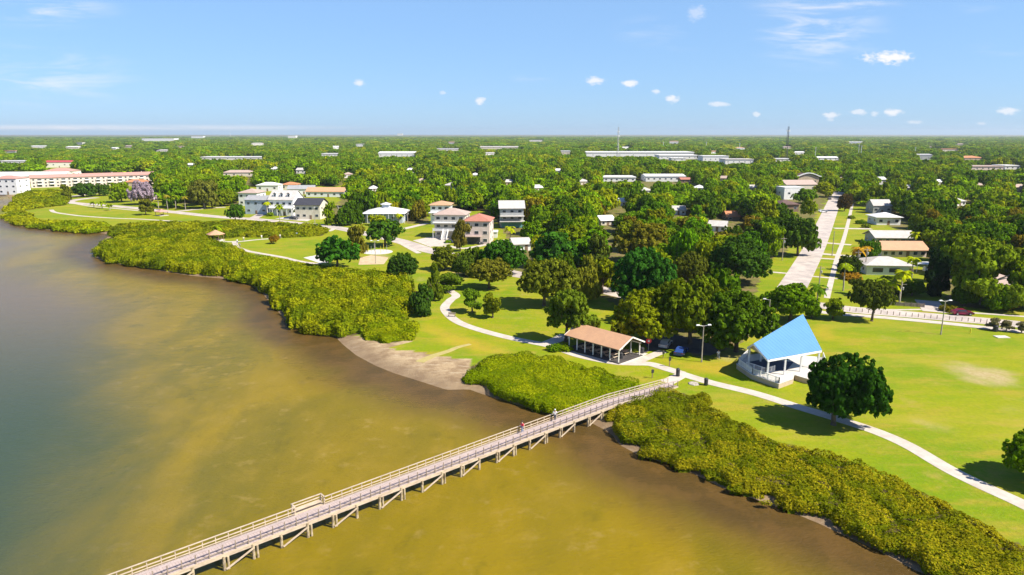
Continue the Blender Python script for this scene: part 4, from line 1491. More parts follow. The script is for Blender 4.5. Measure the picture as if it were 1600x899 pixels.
# waterfront houses
house(388, 322, 30, 20, 12, 'white two storey house with taupe hip roof at the left of the waterfront row', 'white', 'roof_taupe', 'hip', 2.2, .6, -.1, 2, 3, 2)
r1, w1_, h1 = house(401, 335, 36, 22, 11, 'blue grey two storey house with grey roof', 'bluegrey', 'roof_grey', 'gable', 2.0, .5, -.12, 2, 3, 2)
r2, w2_, h2 = house(440, 337, 40, 24, 13, 'large white house with three dormers in its pale roof', 'white', 'roof_lgrey', 'gable', 4.6, .5, -.15, 2, 4, 2)
for u in (-.28, 0, .28):
    mb = MB().box((u * w2_, -3.6, h2 + 2.2), (1.7, 2.6, 1.7))
    dm = mb.build('dormer', M['white'], r2)
    m2 = MB()
    m2.hexa([(u * w2_ - 1.1, -5.1, h2 + 3.05), (u * w2_, -5.1, h2 + 3.8), (u * w2_, -1.9, h2 + 3.8), (u * w2_ - 1.1, -1.9, h2 + 3.05)],
            [(u * w2_ - 1.1, -5.1, h2 + 3.15), (u * w2_, -5.1, h2 + 3.9), (u * w2_, -1.9, h2 + 3.9), (u * w2_ - 1.1, -1.9, h2 + 3.15)])
    m2.hexa([(u * w2_, -5.1, h2 + 3.8), (u * w2_ + 1.1, -5.1, h2 + 3.05), (u * w2_ + 1.1, -1.9, h2 + 3.05), (u * w2_, -1.9, h2 + 3.8)],
            [(u * w2_, -5.1, h2 + 3.9), (u * w2_ + 1.1, -5.1, h2 + 3.15), (u * w2_ + 1.1, -1.9, h2 + 3.15), (u * w2_, -1.9, h2 + 3.9)])
    m2.build('roof', M['roof_lgrey'], dm)
    MB().box((u * w2_, -4.93, h2 + 2.3), (.8, .06, 1.1)).build('pane', M['glass'], dm)
pb = MB().box((0, -7.6, h2 * .5), (w2_, 2.2, .2))
for k in range(6):
    pb.box(((k / 5 - .5) * (w2_ - .3), -8.5, h2 * .25), (.22, .22, h2 * .5 - .2))
pb.build('porch', M['white'], r2)
r3, w3_, h3 = house(481, 343, 40, 22, 12, 'two storey cream house with a black solar panel roof', 'cream', 'roof_dark', 'gable', 3.0, .6, -.1, 2, 4, 2)
house(508, 308, 60, 8, 11, 'long low white house with a pale reddish roof behind the waterfront row', 'white', 'roof_terra', 'gable', 2.6, .5, -.05, 1, 6, 2)
house(470, 304, 40, 8, 11, 'pale grey roofed house between the dormer house and the reddish roof', 'white', 'roof_grey', 'gable', 2.4, .5, .1, 1, 4, 2, clear=False)
house(418, 299, 34, 9, 11, 'white flat topped house behind the dormer house', 'white', 'roof_white', 'hip', 2.0, .5, 0, 1, 3, 2)
house(452, 297, 24, 8, 10, 'small house with orange tile roof behind the dormer house', 'cream', 'roof_orange', 'hip', 1.8, .5, 0, 1, 3, 2, clear=False)
house(372, 276, 46, 6, 12, 'cream house with tan hip roof alone in the wood at left', 'cream', 'roof_taupe', 'hip', 2.2, .5, .1, 1, 4, 2)
# white bungalow
r4, w4_, h4 = house(600, 349, 58, 15, 15, 'white bungalow with a broad white metal hip roof and cupola', 'bluegrey', 'roof_white', 'hip', 2.6, 1.6, 0, 1, 6, 3)
cu = MB().box((0, 0, h4 + 3.0), (3.4, 3.4, 1.4)).build('cupola', M['bluegrey'], r4)
m2 = MB()
m2.box((0, 0, h4 + 3.76), (4.4, 4.4, .1))
m2.lathe((0, 0, h4 + 3.82), [(3.0, 0), (.05, 1.0)], 4)
m2.build('roof', M['roof_white'], cu)
pb = MB()
for k in range(9):
    pb.box(((k / 8 - .5) * (w4_ + 2.4), -8.9, h4 / 2), (.2, .2, h4 - .1))
pb.build('porch_posts', M['white'], r4)
# three tall houses
r5, w5_, h5 = house(688, 351, 30, 30, 10, 'narrow white tower house with orange hip roof behind the cream house', 'white', 'roof_terra', 'hip', 1.6, .8, -.05, 3, 3, 2)
MB().box((0, -5.9, h5 * .62), (w5_ + 1.4, 1.8, .3)).build('balcony', M['white'], r5)
r6, w6_, h6 = house(703, 372, 48, 36, 11, 'cream three storey house with outdoor staircase and balconies', 'cream', 'roof_taupe', 'hip', 2.2, .7, -.12, 3, 4, 2)
for zz in (.34, .67):
    bb = MB().box((0, -6.5, h6 * zz), (w6_ + .6, 2.4, .2))
    for k in range(7):
        bb.box(((k / 6 - .5) * (w6_ + .4), -7.6, h6 * zz + .5), (.1, .1, .9))
        bb.box(((k / 6 - .5) * (w6_ + .4), -7.6, h6 * zz / 2), (.18, .18, h6 * zz - .2)) if k % 2 == 0 and zz < .5 else None
    bb.box((0, -7.62, h6 * zz + 1.0), (w6_ + .6, .08, .1))
    bb.box((0, -7.64, h6 * zz + .55), (w6_ + .6, .05, .45))
    bb.build('balcony', M['white'], r6)
st = MB()
for k in range(14):
    st.box((-1.2, -8 - k * .28, h6 * .34 * (1 - k / 14) - .1), (2.0, .3, .12))
for sx in (-2.25, -.15):
    st.bar((sx, -7.9, h6 * .34 + .3), (sx, -12.0, .4), .15, 1.0)
st.build('staircase', M['white'], r6)
r7, w7_, h7 = house(745, 382, 40, 36, 12, 'tall pink and white house with a brick red hip roof and garage', 'pinkwall', 'roof_brick', 'hip', 2.3, .6, -.10, 3, 3, 2)
MB().box((-w7_ * .12, -6.06, 1.5), (w7_ * .5, .1, 2.8)).build('garage_door', M['darkmetal'], r7)
MB().box((-w7_ * .12, -7.1, 3.25), (w7_ * .62, 2.2, .25)).build('awning', M['roof_taupe'], r7)
r8, w8_, h8 = house(768, 372, 18, 9, 6, 'white pergola deck beside the brick red roofed house', 'white', 'roof_white', 'flat', .1, .3, 0, 1, 0, 0, 'pergola', 'pergola', door=False, clear=True)
r9, w9_, h9 = house(800, 356, 36, 30, 12, 'grey stilt house with pale gable roof and a teal ground floor', 'greywall', 'roof_lgrey', 'gable', 3.0, .8, .05, 3, 3, 2)
MB().box((0, -6.3, 1.6), (w9_ * .9, .5, 3.0)).build('ground_floor', M['tealwall'], r9)
MB().box((0, -7.4, h9 * .62), (w9_ + .5, 3.4, .25)).build('balcony', M['roof_lgrey'], r9)
MB().box((0, -7.8, h9 * .36), (w9_ + .9, 4.2, .25)).build('porch_roof', M['roof_lgrey'], r9)
house(816, 392, 26, 10, 9, 'small white outbuilding half hidden by the wood below the stilt house', 'white', 'roof_lgrey', 'gable', 1.8, .5, .2, 1, 2, 1)
# along the street
house(1252, 300, 50, 11, 16, 'pale church hall with tan walls at the top of the street', 'cream', 'roof_taupe', 'gable', 3.0, .4, .1, 1, 4, 2, 'building', 'church_hall')
ch, wch, hch = house(1262, 290, 34, 12, 14, 'church with a curved white roof edge at the top of the street', 'tan', 'roof_brown', 'gable_y', 3.4, .6, .05, 1, 3, 2, 'church', 'church')
arc = MB()
prev = None
for k in range(13):
    u = k / 12 * 2 - 1
    p = (u * (wch / 2 + 1.6), -7.6, hch + 3.9 - 3.6 * abs(u) ** 1.7 + (.8 if abs(u) > .95 else 0))
    if prev:
        arc.bar(prev, p, .8, .7)
    prev = p
arc.build('roof_edge', M['white'], ch)
house(1240, 312, 32, 18, 12, 'tall blank white wall building left of the street', 'white', 'roof_white', 'flat', .4, .1, .1, 1, 2, 1, 'building', 'hall')
house(1232, 332, 32, 12, 11, 'dark brown roofed house left of the street', 'brownwall', 'roof_brown', 'hip', 2.2, .7, .1, 1, 3, 2)
house(1378, 334, 28, 12, 9, 'grey two tier roofed house furthest up the right side of the street', 'greywall', 'roof_lgrey', 'gable', 3.0, .3, -.05, 1, 3, 1)
house(1388, 352, 36, 12, 10, 'white hip roofed house behind the long white roof', 'white', 'roof_white', 'hip', 1.8, .9, -.06, 1, 3, 2)
house(1398, 382, 58, 10, 10, 'long grey house under a broad white roof on the right of the street', 'greywall', 'roof_lgrey', 'gable', 2.2, .9, -.06, 1, 5, 2)
house(1412, 402, 68, 11, 10, 'long pinkish brown roofed house behind the low white house', 'pinkwall', 'roof_terra', 'gable', 2.4, .8, -.05, 1, 6, 2)
r10, w10_, h10 = house(1388, 430, 66, 15, 10, 'low white house with a pale hip roof and two wide dark windows', 'white', 'roof_lgrey', 'hip', 1.9, .8, -.10, 1, 0, 2, door=True)
for u in (-.25, .12):
    window(r10, 'f', u * w10_, 1.5, 3.0, 1.3, w10_, 10, M['white'])
cp = at(1440, 424)
cr0 = empty('carport', (cp.x, cp.y, 0), -.1, 'white carport awning on thin posts beside the low white house', 'carport')
MB().box((0, 0, 2.6), (5.2, 4.5, .15)).build('roof', M['roof_white'], cr0)
for sx in (-1, 1):
    for sy in (-1, 1):
        MB().box((sx * 2.4, sy * 2.0, 1.25), (.12, .12, 2.5)).build('post', M['white'], cr0)
KEEP.append((1430, 394, 1452, 424, 424))
house(1575, 458, 80, 9, 12, 'house with a wide pinkish tan roof at the right edge', 'pinkwall', 'roof_taupe', 'hip', 2.4, .7, -.05, 1, 5, 2)
house(1146, 344, 20, 5, 8, 'small house with a flat orange roof lost in the wood', 'brownwall', 'roof_orange', 'gable', 2.4, .4, 0, 1, 2, 1)
house(1198, 394, 14, 9, 6, 'small white shed deep in shade beneath the wide dark tree', 'white', 'roof_white', 'flat', .2, .2, 0, 1, 2, 1, 'shed', 'shed', clear=False)
# far commercial buildings and roofs: px, base y, width, wall height, depth
for (px, py, wp, hp, d_, wl, rf, kd, rh, lab) in [
    (1000, 246, 168, 6.5, 60, 'white', 'roof_white', 'flat', 2.0, 'very long white warehouse left and right of the lattice mast'),
    (1060, 249, 60, 5, 40, 'white', 'roof_white', 'flat', 1.5, 'white store building in front of the long warehouse'),
    (968, 284, 50, 6, 24, 'white', 'roof_white', 'flat', .8, 'white flat roofed building in the wood beneath the lattice mast'),
    (1040, 284, 62, 8, 26, 'white', 'roof_white', 'gable', 1.5, 'bright white roofed complex in the wood below the store building'),
    (1072, 286, 16, 5, 12, 'brownwall', 'roof_brick', 'gable', 1.5, 'small red roofed annex right of the bright white complex'),
    (1060, 252, 22, 4, 20, 'white', 'roof_white', 'flat', 1, 'small white block in front of the warehouse right end'),
    (1118, 254, 40, 9, 30, 'white', 'roof_white', 'flat', 1, 'white block building with a raised part'),
    (1155, 257, 44, 7, 30, 'white', 'roof_lgrey', 'flat', 1, 'pale long low building right of the white block'),
    (362, 250, 96, 3.6, 30, 'offwhite', 'roof_white', 'flat', 1.2, 'long thin white roof above the waterfront wood'),
    (247, 222, 50, 5, 60, 'white', 'roof_white', 'flat', 1.5, 'white factory near the horizon at left'),
    (308, 217, 18, 3.5, 60, 'white', 'roof_white', 'flat', 1.5, 'white block near the horizon right of the factory'),
    (456, 217, 12, 4.5, 60, 'offwhite', 'roof_white', 'flat', 1.5, 'cream block near the horizon in the middle left'),
    (620, 246, 58, 6, 40, 'white', 'roof_white', 'gable', 3, 'group of white gabled halls beyond the wood'),
    (515, 245, 26, 4, 30, 'white', 'roof_white', 'flat', 1, 'pale flat roof left of the white gabled halls'),
    (562, 230, 12, 4, 50, 'white', 'roof_white', 'flat', 1, 'small white building on the far plain'),
    (625, 212, 8, 3, 90, 'offwhite', 'roof_white', 'flat', 2, 'white speck of a building right on the horizon'),
    (780, 233, 60, 3, 40, 'cream', 'roof_lgrey', 'gable', 2, 'far row of cream houses at mid picture'),
    (884, 243, 14, 6, 30, 'cream', 'roof_white', 'flat', 1, 'cream block left of the long warehouse'),
    (1293, 251, 34, 4, 20, 'white', 'roof_white', 'gable', 2, 'white halls right of the second mast'),
    (1222, 253, 24, 4, 20, 'offwhite', 'roof_white', 'flat', 1, 'white flat building at the foot of the second mast'),
    (1484, 237, 26, 3.5, 30, 'cream', 'roof_orange', 'flat', 1, 'cream building far off at right'),
    (1520, 251, 34, 4, 24, 'tan', 'roof_orange', 'hip', 3, 'tan roofed hall far off at right'),
    (1445, 252, 22, 9, 20, 'greywall', 'roof_grey', 'gable', 2, 'pale grey gabled house far right in the wood'),
    (1540, 266, 54, 5, 24, 'pinkwall', 'roof_taupe', 'flat', 1, 'long pinkish building at far right in the wood'),
    (1582, 265, 24, 5, 24, 'white', 'roof_white', 'flat', 1, 'white building at the right edge in the wood'),
    (1378, 289, 12, 8, 10, 'white', 'roof_white', 'gable', 2, 'small white house alone in the right hand wood'),
    (1592, 300, 18, 7, 10, 'tan', 'roof_taupe', 'gable', 2, 'tan house cut by the right edge in the wood'),
    (470, 272, 14, 6, 12, 'offwhite', 'roof_lgrey', 'gable', 2, 'small pale house in the wood above the waterfront'),
    (700, 236, 34, 3, 30, 'offwhite', 'roof_white', 'flat', 1, 'pale strip of a building beyond the wood at mid picture'),
    (60, 232, 26, 3, 30, 'offwhite', 'roof_white', 'gable', 2, 'pale roof far off above the far left mangroves'),
    (113, 234, 20, 4, 30, 'cream', 'roof_white', 'gable', 2, 'cream gabled roof far off at left'),
]:
    house(px, py, wp, hp, d_, lab, wl, rf, kd, rh, .5, 0, 1, max(2, min(8, int(wp / 8))), 1, 'building', 'warehouse' if wp > 40 else 'building', door=False)

for (px, py, wp, hp, wl, rf, word) in [
    (585, 300, 14, 5, 'white', 'roof_white', 'white'), (660, 288, 16, 5, 'cream', 'roof_taupe', 'taupe'), (702, 296, 18, 6, 'white', 'roof_lgrey', 'pale grey'), (742, 279, 15, 5, 'white', 'roof_white', 'white'),
    (795, 290, 16, 5, 'tan', 'roof_lgrey', 'pale grey'), (840, 300, 16, 6, 'white', 'roof_white', 'white'), (872, 272, 16, 5, 'white', 'roof_white', 'white'), (912, 290, 18, 6, 'cream', 'roof_lgrey', 'pale grey'),
    (968, 322, 20, 6, 'white', 'roof_white', 'white'), (1010, 304, 18, 6, 'white', 'roof_lgrey', 'pale grey'), (1092, 300, 18, 6, 'white', 'roof_white', 'white'), (1130, 284, 16, 5, 'cream', 'roof_taupe', 'taupe'),
    (1176, 300, 18, 6, 'white', 'roof_lgrey', 'pale grey'), (1060, 336, 22, 7, 'white', 'roof_lgrey', 'pale grey'), (950, 352, 22, 7, 'cream', 'roof_white', 'white'), (1120, 362, 24, 8, 'white', 'roof_lgrey', 'pale grey'),
    (1420, 300, 16, 6, 'white', 'roof_lgrey', 'pale grey'), (1470, 290, 16, 5, 'white', 'roof_white', 'white'), (1530, 296, 18, 6, 'cream', 'roof_taupe', 'taupe'), (1500, 322, 20, 7, 'white', 'roof_lgrey', 'pale grey'), (640, 270, 14, 4, 'white', 'roof_white', 'white'),
    (545, 278, 14, 5, 'white', 'roof_taupe', 'taupe'), (430, 268, 14, 4, 'white', 'roof_white', 'white'), (300, 262, 14, 4, 'white', 'roof_white', 'white')]:
    nk = len(KEEP)
    house(px, py, wp, hp, 9, 'house with a %s roof glimpsed between the tree crowns' % word, wl, rf, random.choice(['gable', 'hip']), 2.0, .5, random.uniform(-.4, .4), 1, 3, 1, group='houses with %s roofs glimpsed in the wood' % word)
    KEEP[nk] = (px - wp * .3, py - hp - 4, px + wp * .3, py - hp * .55, py)

FAR = [(random.uniform(10, 1590), random.uniform(222, 244)) for _ in range(26)]
for i, (px, py) in enumerate(FAR):
    if any(k[0] - 10 < px < k[2] + 10 and abs(k[4] - py) < 6 for k in KEEP):
        continue
    wl, rf = random.choice([('white', 'roof_white'), ('offwhite', 'roof_lgrey'), ('cream', 'roof_taupe'), ('white', 'roof_terra')])
    nm = {'roof_white': 'white', 'roof_lgrey': 'pale grey', 'roof_taupe': 'taupe', 'roof_terra': 'reddish'}[rf]
    house(px, py, random.uniform(7, 20), random.uniform(2.2, 4), 14, 'distant low %s roofed building among the trees' % nm, wl, rf, random.choice(['gable', 'flat', 'hip']),
          2.0, .5, random.uniform(-.3, .3), 1, 2, 1, 'building', 'building', group='distant %s roofs among the far trees' % nm, door=False)
KEEP += [(1224, 300, 1320, 452, 460), (1280, 330, 1345, 440, 470), (1175, 412, 1240, 450, 455), (1284, 432, 1330, 480, 484), (672, 360, 700, 385, 392), (630, 345, 675, 362, 365),
         (1225, 276, 1285, 300, 300), (1275, 478, 1600, 500, 505)]

KEEP += HERO_KEEP
# ------------------------------------------------------------------ wood fill
def overlap(a, b_):
    wx_ = min(a[2], b_[2]) - max(a[0], b_[0])
    wy_ = min(a[3], b_[3]) - max(a[1], b_[1])
    return wx_ > 0 and wy_ > 0


def ok_visible(x, y, Rr, H):
    cx_, by_, d = proj(x, y, 0)
    _, ty_, _ = proj(x, y, H)
    rp = Rr * F_PX / d
    box = (cx_ - rp * .85, ty_, cx_ + rp * .85, by_)
    for k in KEEP:
        if by_ > k[4] - 1.5 and overlap(box, k):
            return False
    return True


cand = []
rg = random.Random(5)


def sample(y0, y1, cell, rad, hgt, hv):
    n = 0
    yv = y0
    while yv < y1:
        half = yv * .80 + 40
        xv = -half
        while xv < half:
            x, y = xv + rg.uniform(-.42, .42) * cell, yv + rg.uniform(-.42, .42) * cell
            Rr = rad * rg.choice([.7, .85, .95, 1.05, 1.2, 1.5])
            H = hgt * rg.uniform(1 - hv, 1 + hv)
            cand.append((x, y, Rr, H))
            xv += cell
        yv += cell
    return n


sample(150, 700, 8.6, 6.2, 10.5, .30)
sample(700, 1500, 11.0, 8.0, 11, .30)
sample(1500, 3600, 22, 17, 12, .28)
sample(3600, 9000, 58, 46, 14, .22)
CX = np.array([c[0] for c in cand])
CY = np.array([c[1] for c in cand])
cpx, cpy = proj_np(CX, CY)
okm = inside(cpx, cpy, wood_px) | (cpy < 262.5) | ((cpy < 272) & (cpx < 246))
lawn_clear = [[(1170, 470), (1180, 440), (1205, 405), (1240, 382), (1262, 385), (1225, 452)], [(690, 455), (700, 425), (830, 430), (950, 478), (960, 520), (700, 520)]]
for p in lawn_clear:
    okm &= ~inside(cpx, cpy, p)
# fewer trees in built up gaps far away so that roofs and clearings show
gap = vnoise(CX, CY, 160, 77)
okm &= ~((CY > 650) & (gap > .80))
# left bay side: low mangrove country instead of tall wood
lowland = inside(cpx, cpy, [(-300, 262), (-300, 225), (120, 226), (260, 240), (250, 262)])
sel = []
for i in np.nonzero(okm)[0]:
    x, y, Rr, H = cand[i]
    if lowland[i]:
        H *= .7
    sel.append((x, y, Rr, H))
# keep clear of planted or built things
occ = np.array(OCC)
sel2 = []
for (x, y, Rr, H) in sel:
    if y < 1500:
        dd = np.hypot(occ[:, 0] - x, occ[:, 1] - y)
        if (dd < occ[:, 2] + Rr * .5).any():
            continue
    if not ok_visible(x, y, Rr, H):
        continue
    sel2.append((x, y, Rr, H))
sel2.sort(key=lambda c: c[1] + .2 * abs(c[0]))
sel2 = [c for c in sel2]


def in_view(x, y, H):
    a, b_, d = proj(x, y, H)
    return -40 < a < 1640


n_ind = 296 - N_TREES
indiv, rest = [], []
for c in sel2:
    if len(indiv) < n_ind and in_view(c[0], c[1], c[3]):
        indiv.append(c)
    else:
        rest.append(c)
ZN = [(-9e9, 380, 'left of the waterfront houses'), (380, 560, 'behind the waterfront houses'), (560, 760, 'behind the three tall houses'),
      (760, 900, 'behind the grey stilt house'), (900, 1060, 'behind the domed tree'), (1060, 1210, 'left of the main street'), (1210, 1330, 'by the main street'),
      (1330, 9e9, 'right of the street houses')]
TN = [('dark', 'dark green'), ('green', 'green'), ('mid', 'fresh green'), ('olive', 'olive'), ('yellow', 'yellow green'), ('dark', 'dark green'), ('mid', 'fresh green'), ('green', 'green'), ('dark', 'dark green'), ('green', 'green'), ('olive', 'olive'), ('brown', 'brownish')]
ref = {}
for (x, y, Rr, H) in indiv:
    a, _, _ = proj(x, y, H)
    zone = next(z for z in ZN if z[0] <= a < z[1])[2]
    tn, word = rg.choice(TN)
    kd = rg.choice(['oak', 'oak', 'oak', 'round', 'flat', 'airy', 'tall'])
    col = tuple(v * rg.uniform(.85, 1.15) for v in PAL[tn])
    lab = '%s %s in the wood %s' % (word, {'oak': 'domed tree', 'round': 'round tree', 'flat': 'spreading tree', 'airy': 'open tree', 'tall': 'upright tree'}[kd], zone)
    o = tree(x, y, Rr, H, .12, kd, col, lab, lab.replace(' tree in', ' trees in'), 1 if y < 420 else 2)
    if y >= 380 or True:
        for ch in o.children:
            if ch.name.startswith('crown') and kd in ('oak', 'round', 'flat'):
                ref.setdefault((kd, ch.data.name), ch)

# the rest of the wood: one object, crowns placed on points
low_refs = []
for kd, v in (('oak', 0), ('oak', 1), ('round', 0), ('flat', 0), ('oak', 2)):
    me = CROWN[kd, v, 2]
    found = next((o for o in bpy.data.objects if o.type == 'MESH' and o.data == me), None)
    if found is None:
        src = next(o for o in bpy.data.objects if o.type == 'MESH' and o.name.startswith('crown') and o.data == CROWN[kd, v, 1])
        src.data = me
        found = src
    low_refs.append(found)
pts = np.array([(x, y, H * .10) for (x, y, Rr, H) in rest])
me = bpy.data.meshes.new('distant_wood')
me.vertices.add(len(pts))
me.vertices.foreach_set('co', pts.astype(np.float32).ravel())
me.materials.append(M['leaf'])
sc = me.attributes.new('psize', 'FLOAT_VECTOR', 'POINT')
sc.data.foreach_set('vector', np.array([(Rr * 1.08, Rr * 1.08, H * .92) for (_, _, Rr, H) in rest], dtype=np.float32).ravel())
rt = me.attributes.new('prot', 'FLOAT', 'POINT')
rt.data.foreach_set('value', RNG.uniform(0, 6.28, len(rest)).astype(np.float32))
ix = me.attributes.new('pidx', 'INT', 'POINT')
ix.data.foreach_set('value', RNG.integers(0, len(low_refs), len(rest)).astype(np.int32))
me.update()
wood = link('distant_wood', me)
wood.color = (1, 1, 1, 0)
meta(wood, 'dense green wood stretching from behind the houses to the horizon', 'wood', kind='stuff')
ng = bpy.data.node_groups.new('wood_points', 'GeometryNodeTree')
ng.interface.new_socket('Geometry', in_out='INPUT', socket_type='NodeSocketGeometry')
ng.interface.new_socket('Geometry', in_out='OUTPUT', socket_type='NodeSocketGeometry')
gi, go = ng.nodes.new('NodeGroupInput'), ng.nodes.new('NodeGroupOutput')
m2p = ng.nodes.new('GeometryNodeMeshToPoints')
ng.links.new(gi.outputs[0], m2p.inputs[0])
iop = ng.nodes.new('GeometryNodeInstanceOnPoints')
ng.links.new(m2p.outputs[0], iop.inputs['Points'])
jn = ng.nodes.new('GeometryNodeJoinGeometry')
for o in reversed(low_refs):
    oi = ng.nodes.new('GeometryNodeObjectInfo')
    oi.transform_space = 'ORIGINAL'
    oi.inputs['Object'].default_value = o
    oi.inputs['As Instance'].default_value = True
    ng.links.new(oi.outputs['Geometry'], jn.inputs[0])
ng.links.new(jn.outputs[0], iop.inputs['Instance'])
iop.inputs['Pick Instance'].default_value = True


def named(nm, ty):
    q = ng.nodes.new('GeometryNodeInputNamedAttribute')
    q.data_type = ty
    q.inputs[0].default_value = nm
    return q.outputs[0]


ng.links.new(named('pidx', 'INT'), iop.inputs['Instance Index'])
cb_ = ng.nodes.new('ShaderNodeCombineXYZ')
ng.links.new(named('prot', 'FLOAT'), cb_.inputs[2])
ng.links.new(cb_.outputs[0], iop.inputs['Rotation'])
ng.links.new(named('psize', 'FLOAT_VECTOR'), iop.inputs['Scale'])
ng.links.new(iop.outputs[0], go.inputs[0])
md = wood.modifiers.new('points', 'NODES')
md.node_group = ng
print('individual trees', N_TREES, 'rest', len(rest))
# ------------------------------------------------------------------ pier
pa, pb_ = at(266, 897, 1.2), at(1012, 613, 1.2)
pd = (pb_ - pa).normalized()
prz = math.atan2(pd.y, pd.x)
pn = Vector((-pd.y, pd.x, 0))
PW = 2.1
start = pa - pd * 14
endp = at(1053, 598, .6)
PL = (endp - start).dot(pd)
pier = empty('fishing_pier', (start.x, start.y, 0), prz, 'long weathered wooden fishing pier on piles reaching from the park into the bay', 'pier')


def pz(u):
    """deck height along the pier: level, then a ramp down to the lawn"""
    return 1.2 if u < PL - 16 else 1.2 - (u - PL + 16) / 16 * 1.05


nseg = 24
dk = MB()
sg_ = [0, PL - 16, PL]
for i in range(2):
    u0, u1 = sg_[i], sg_[i + 1]
    dk.hexa([(u0, 0, pz(u0) - .06), (u1, 0, pz(u1) - .06), (u1, PW, pz(u1) - .06), (u0, PW, pz(u0) - .06)],
            [(u0, 0, pz(u0)), (u1, 0, pz(u1)), (u1, PW, pz(u1)), (u0, PW, pz(u0))])
plank, t, b, out = new_mat('deck_planks')
ob = t.n('ShaderNodeTexCoord').outputs['Object']
wv = t.n('ShaderNodeTexWave', wave_type='BANDS', bands_direction='X')
t.l(ob, wv.inputs[0])
wv.inputs['Scale'].default_value = 1.1
gapf = t.ramp(wv.outputs[1], .0, .10)
pn_ = t.noise(t.mapping(ob, (3.4, .15, 1)), 1.0, 4, .7)
col = t.mix(t.ramp(pn_, .3, .7), (.46, .37, .34), (.36, .285, .265))
col = t.mix(gapf, (.28, .21, .19), col)
t.l(col, b.inputs['Base Color'])
b.inputs['Roughness'].default_value = .85
dk.build('deck', plank, pier)
for yy_ in (-.06, PW + .06):
    mb = MB()
    mb.bar((0, yy_, 1.0), (PL - 16, yy_, 1.0), .08, .42)
    mb.bar((PL - 16, yy_, 1.0), (PL, yy_, pz(PL) - .2), .08, .42)
    mb.build('stringer', M['railwood'], pier)
mb = MB()
for yy_ in (PW * .3, PW * .7):
    mb.bar((0, yy_, .95), (PL - 16, yy_, .95), .12, .35)
mb.build('joists', M['postwood'], pier)
ub = (at(487, 799, 1.2) - start).dot(pd)                             # middle of the bench bay
b0, b1 = ub - 1.75, ub + 1.75


def rail_run(y, u0, u1):
    for (zz, wd_, hh, m_) in [q for q in ((1.0, .16, .05, 'railwood'), (.56, .04, .12, 'railwood'), (.24, .04, .10, 'railwood')) if y > 1 or q[0] != .56]:
        mb = MB()
        e0, e1 = max(u0, 0), u1
        kx = PL - 16
        parts = [(e0, min(e1, kx)), (max(e0, kx), e1)] if e1 > kx else [(e0, e1)]
        for a_, c_2 in parts:
            if c_2 > a_ + .1:
                off_ = 0 if zz > 1 else (.09 if y > 1 else -.09) * -1
                mb.bar((a_, y + off_, pz(a_) + zz), (c_2, y + off_, pz(c_2) + zz), wd_, hh)
        mb.build('rail', M[m_] if y > 1 or zz > 1.1 else (M['deckwood'] if zz > .9 else M['postwood']), pier)


rail_run(PW - .02, 0, b0)
rail_run(PW - .02, b1, PL)
rail_run(.02, 0, PL)
sp = 1.28
u = 1.0
while u < PL:
    for y in (PW - .02, .02):
        if y > 1 and b0 < u < b1:
            continue
        mb = MB()
        mb.box((u, y, pz(u) + .34), (.085, .085, 1.28))
        mb.build('rail_post' if y > 1 else 'rail_upright', M['railwood'] if y > 1 else M['postwood'], pier)  # near uprights get darker wood, painting in their shaded side
    u += sp
# bench bay
mb = MB()
mb.box((ub, PW + .42, 1.17), (3.5, .84, .06))
mb.box((ub, PW + .42, 1.60), (3.2, .62, .08))
mb.box((ub, PW + .80, 2.20), (3.6, .18, .05))
mb.box((ub, PW + .78, 1.85), (3.5, .05, .14))
mb.box((ub, PW + .78, 1.5), (3.5, .05, .14))
for sx in (-1, 1):
    mb.box((ub + sx * 1.73, PW + .38, 2.20), (.16, .8, .05))
    mb.box((ub + sx * 1.73, PW + .38, 1.8), (.05, .76, .12))
    mb.box((ub + sx * 1.73, PW + .02, 1.58), (.14, .14, 1.24))
    mb.box((ub + sx * 1.73, PW + .78, 1.58), (.14, .14, 1.24))
mb.build('bench_bay', M['railwood'], pier)
u, k = 1.2, 0
while u < PL - 14:
    for y in (.1, PW - .1):
        mb = MB()
        mb.tube((u, y - (.18 if y < 1 else -.18), -2.2), (u, y - (.18 if y < 1 else -.18), .95 + (.15 if k % 2 else 0)), .19, .16, 8)
        mb.build('pile', M['pilewood'], pier)
        if k % 3 != 2 and y < 1:
            mb = MB()
            mb.tube((u + .42, y - (.2 if y < 1 else -.2), -2.2), (u + .42, y - (.2 if y < 1 else -.2), .8), .14, .12, 8)
            mb.build('pile', M['pilewood'], pier)
    mb = MB()
    mb.box((u, PW / 2, .68), (.2, PW + .6, .26))
    mb.build('cross_beam', M['pilewood'], pier)
    if k % 2 == 0 and u + 3.0 < PL - 14:
        mb = MB()
        mb.bar((u + .1, -.3, -.42), (u + 2.85, -.3, .72), .08, .18)
        mb.build('brace', M['railwood'], pier)
    u += 2.95
    k += 1

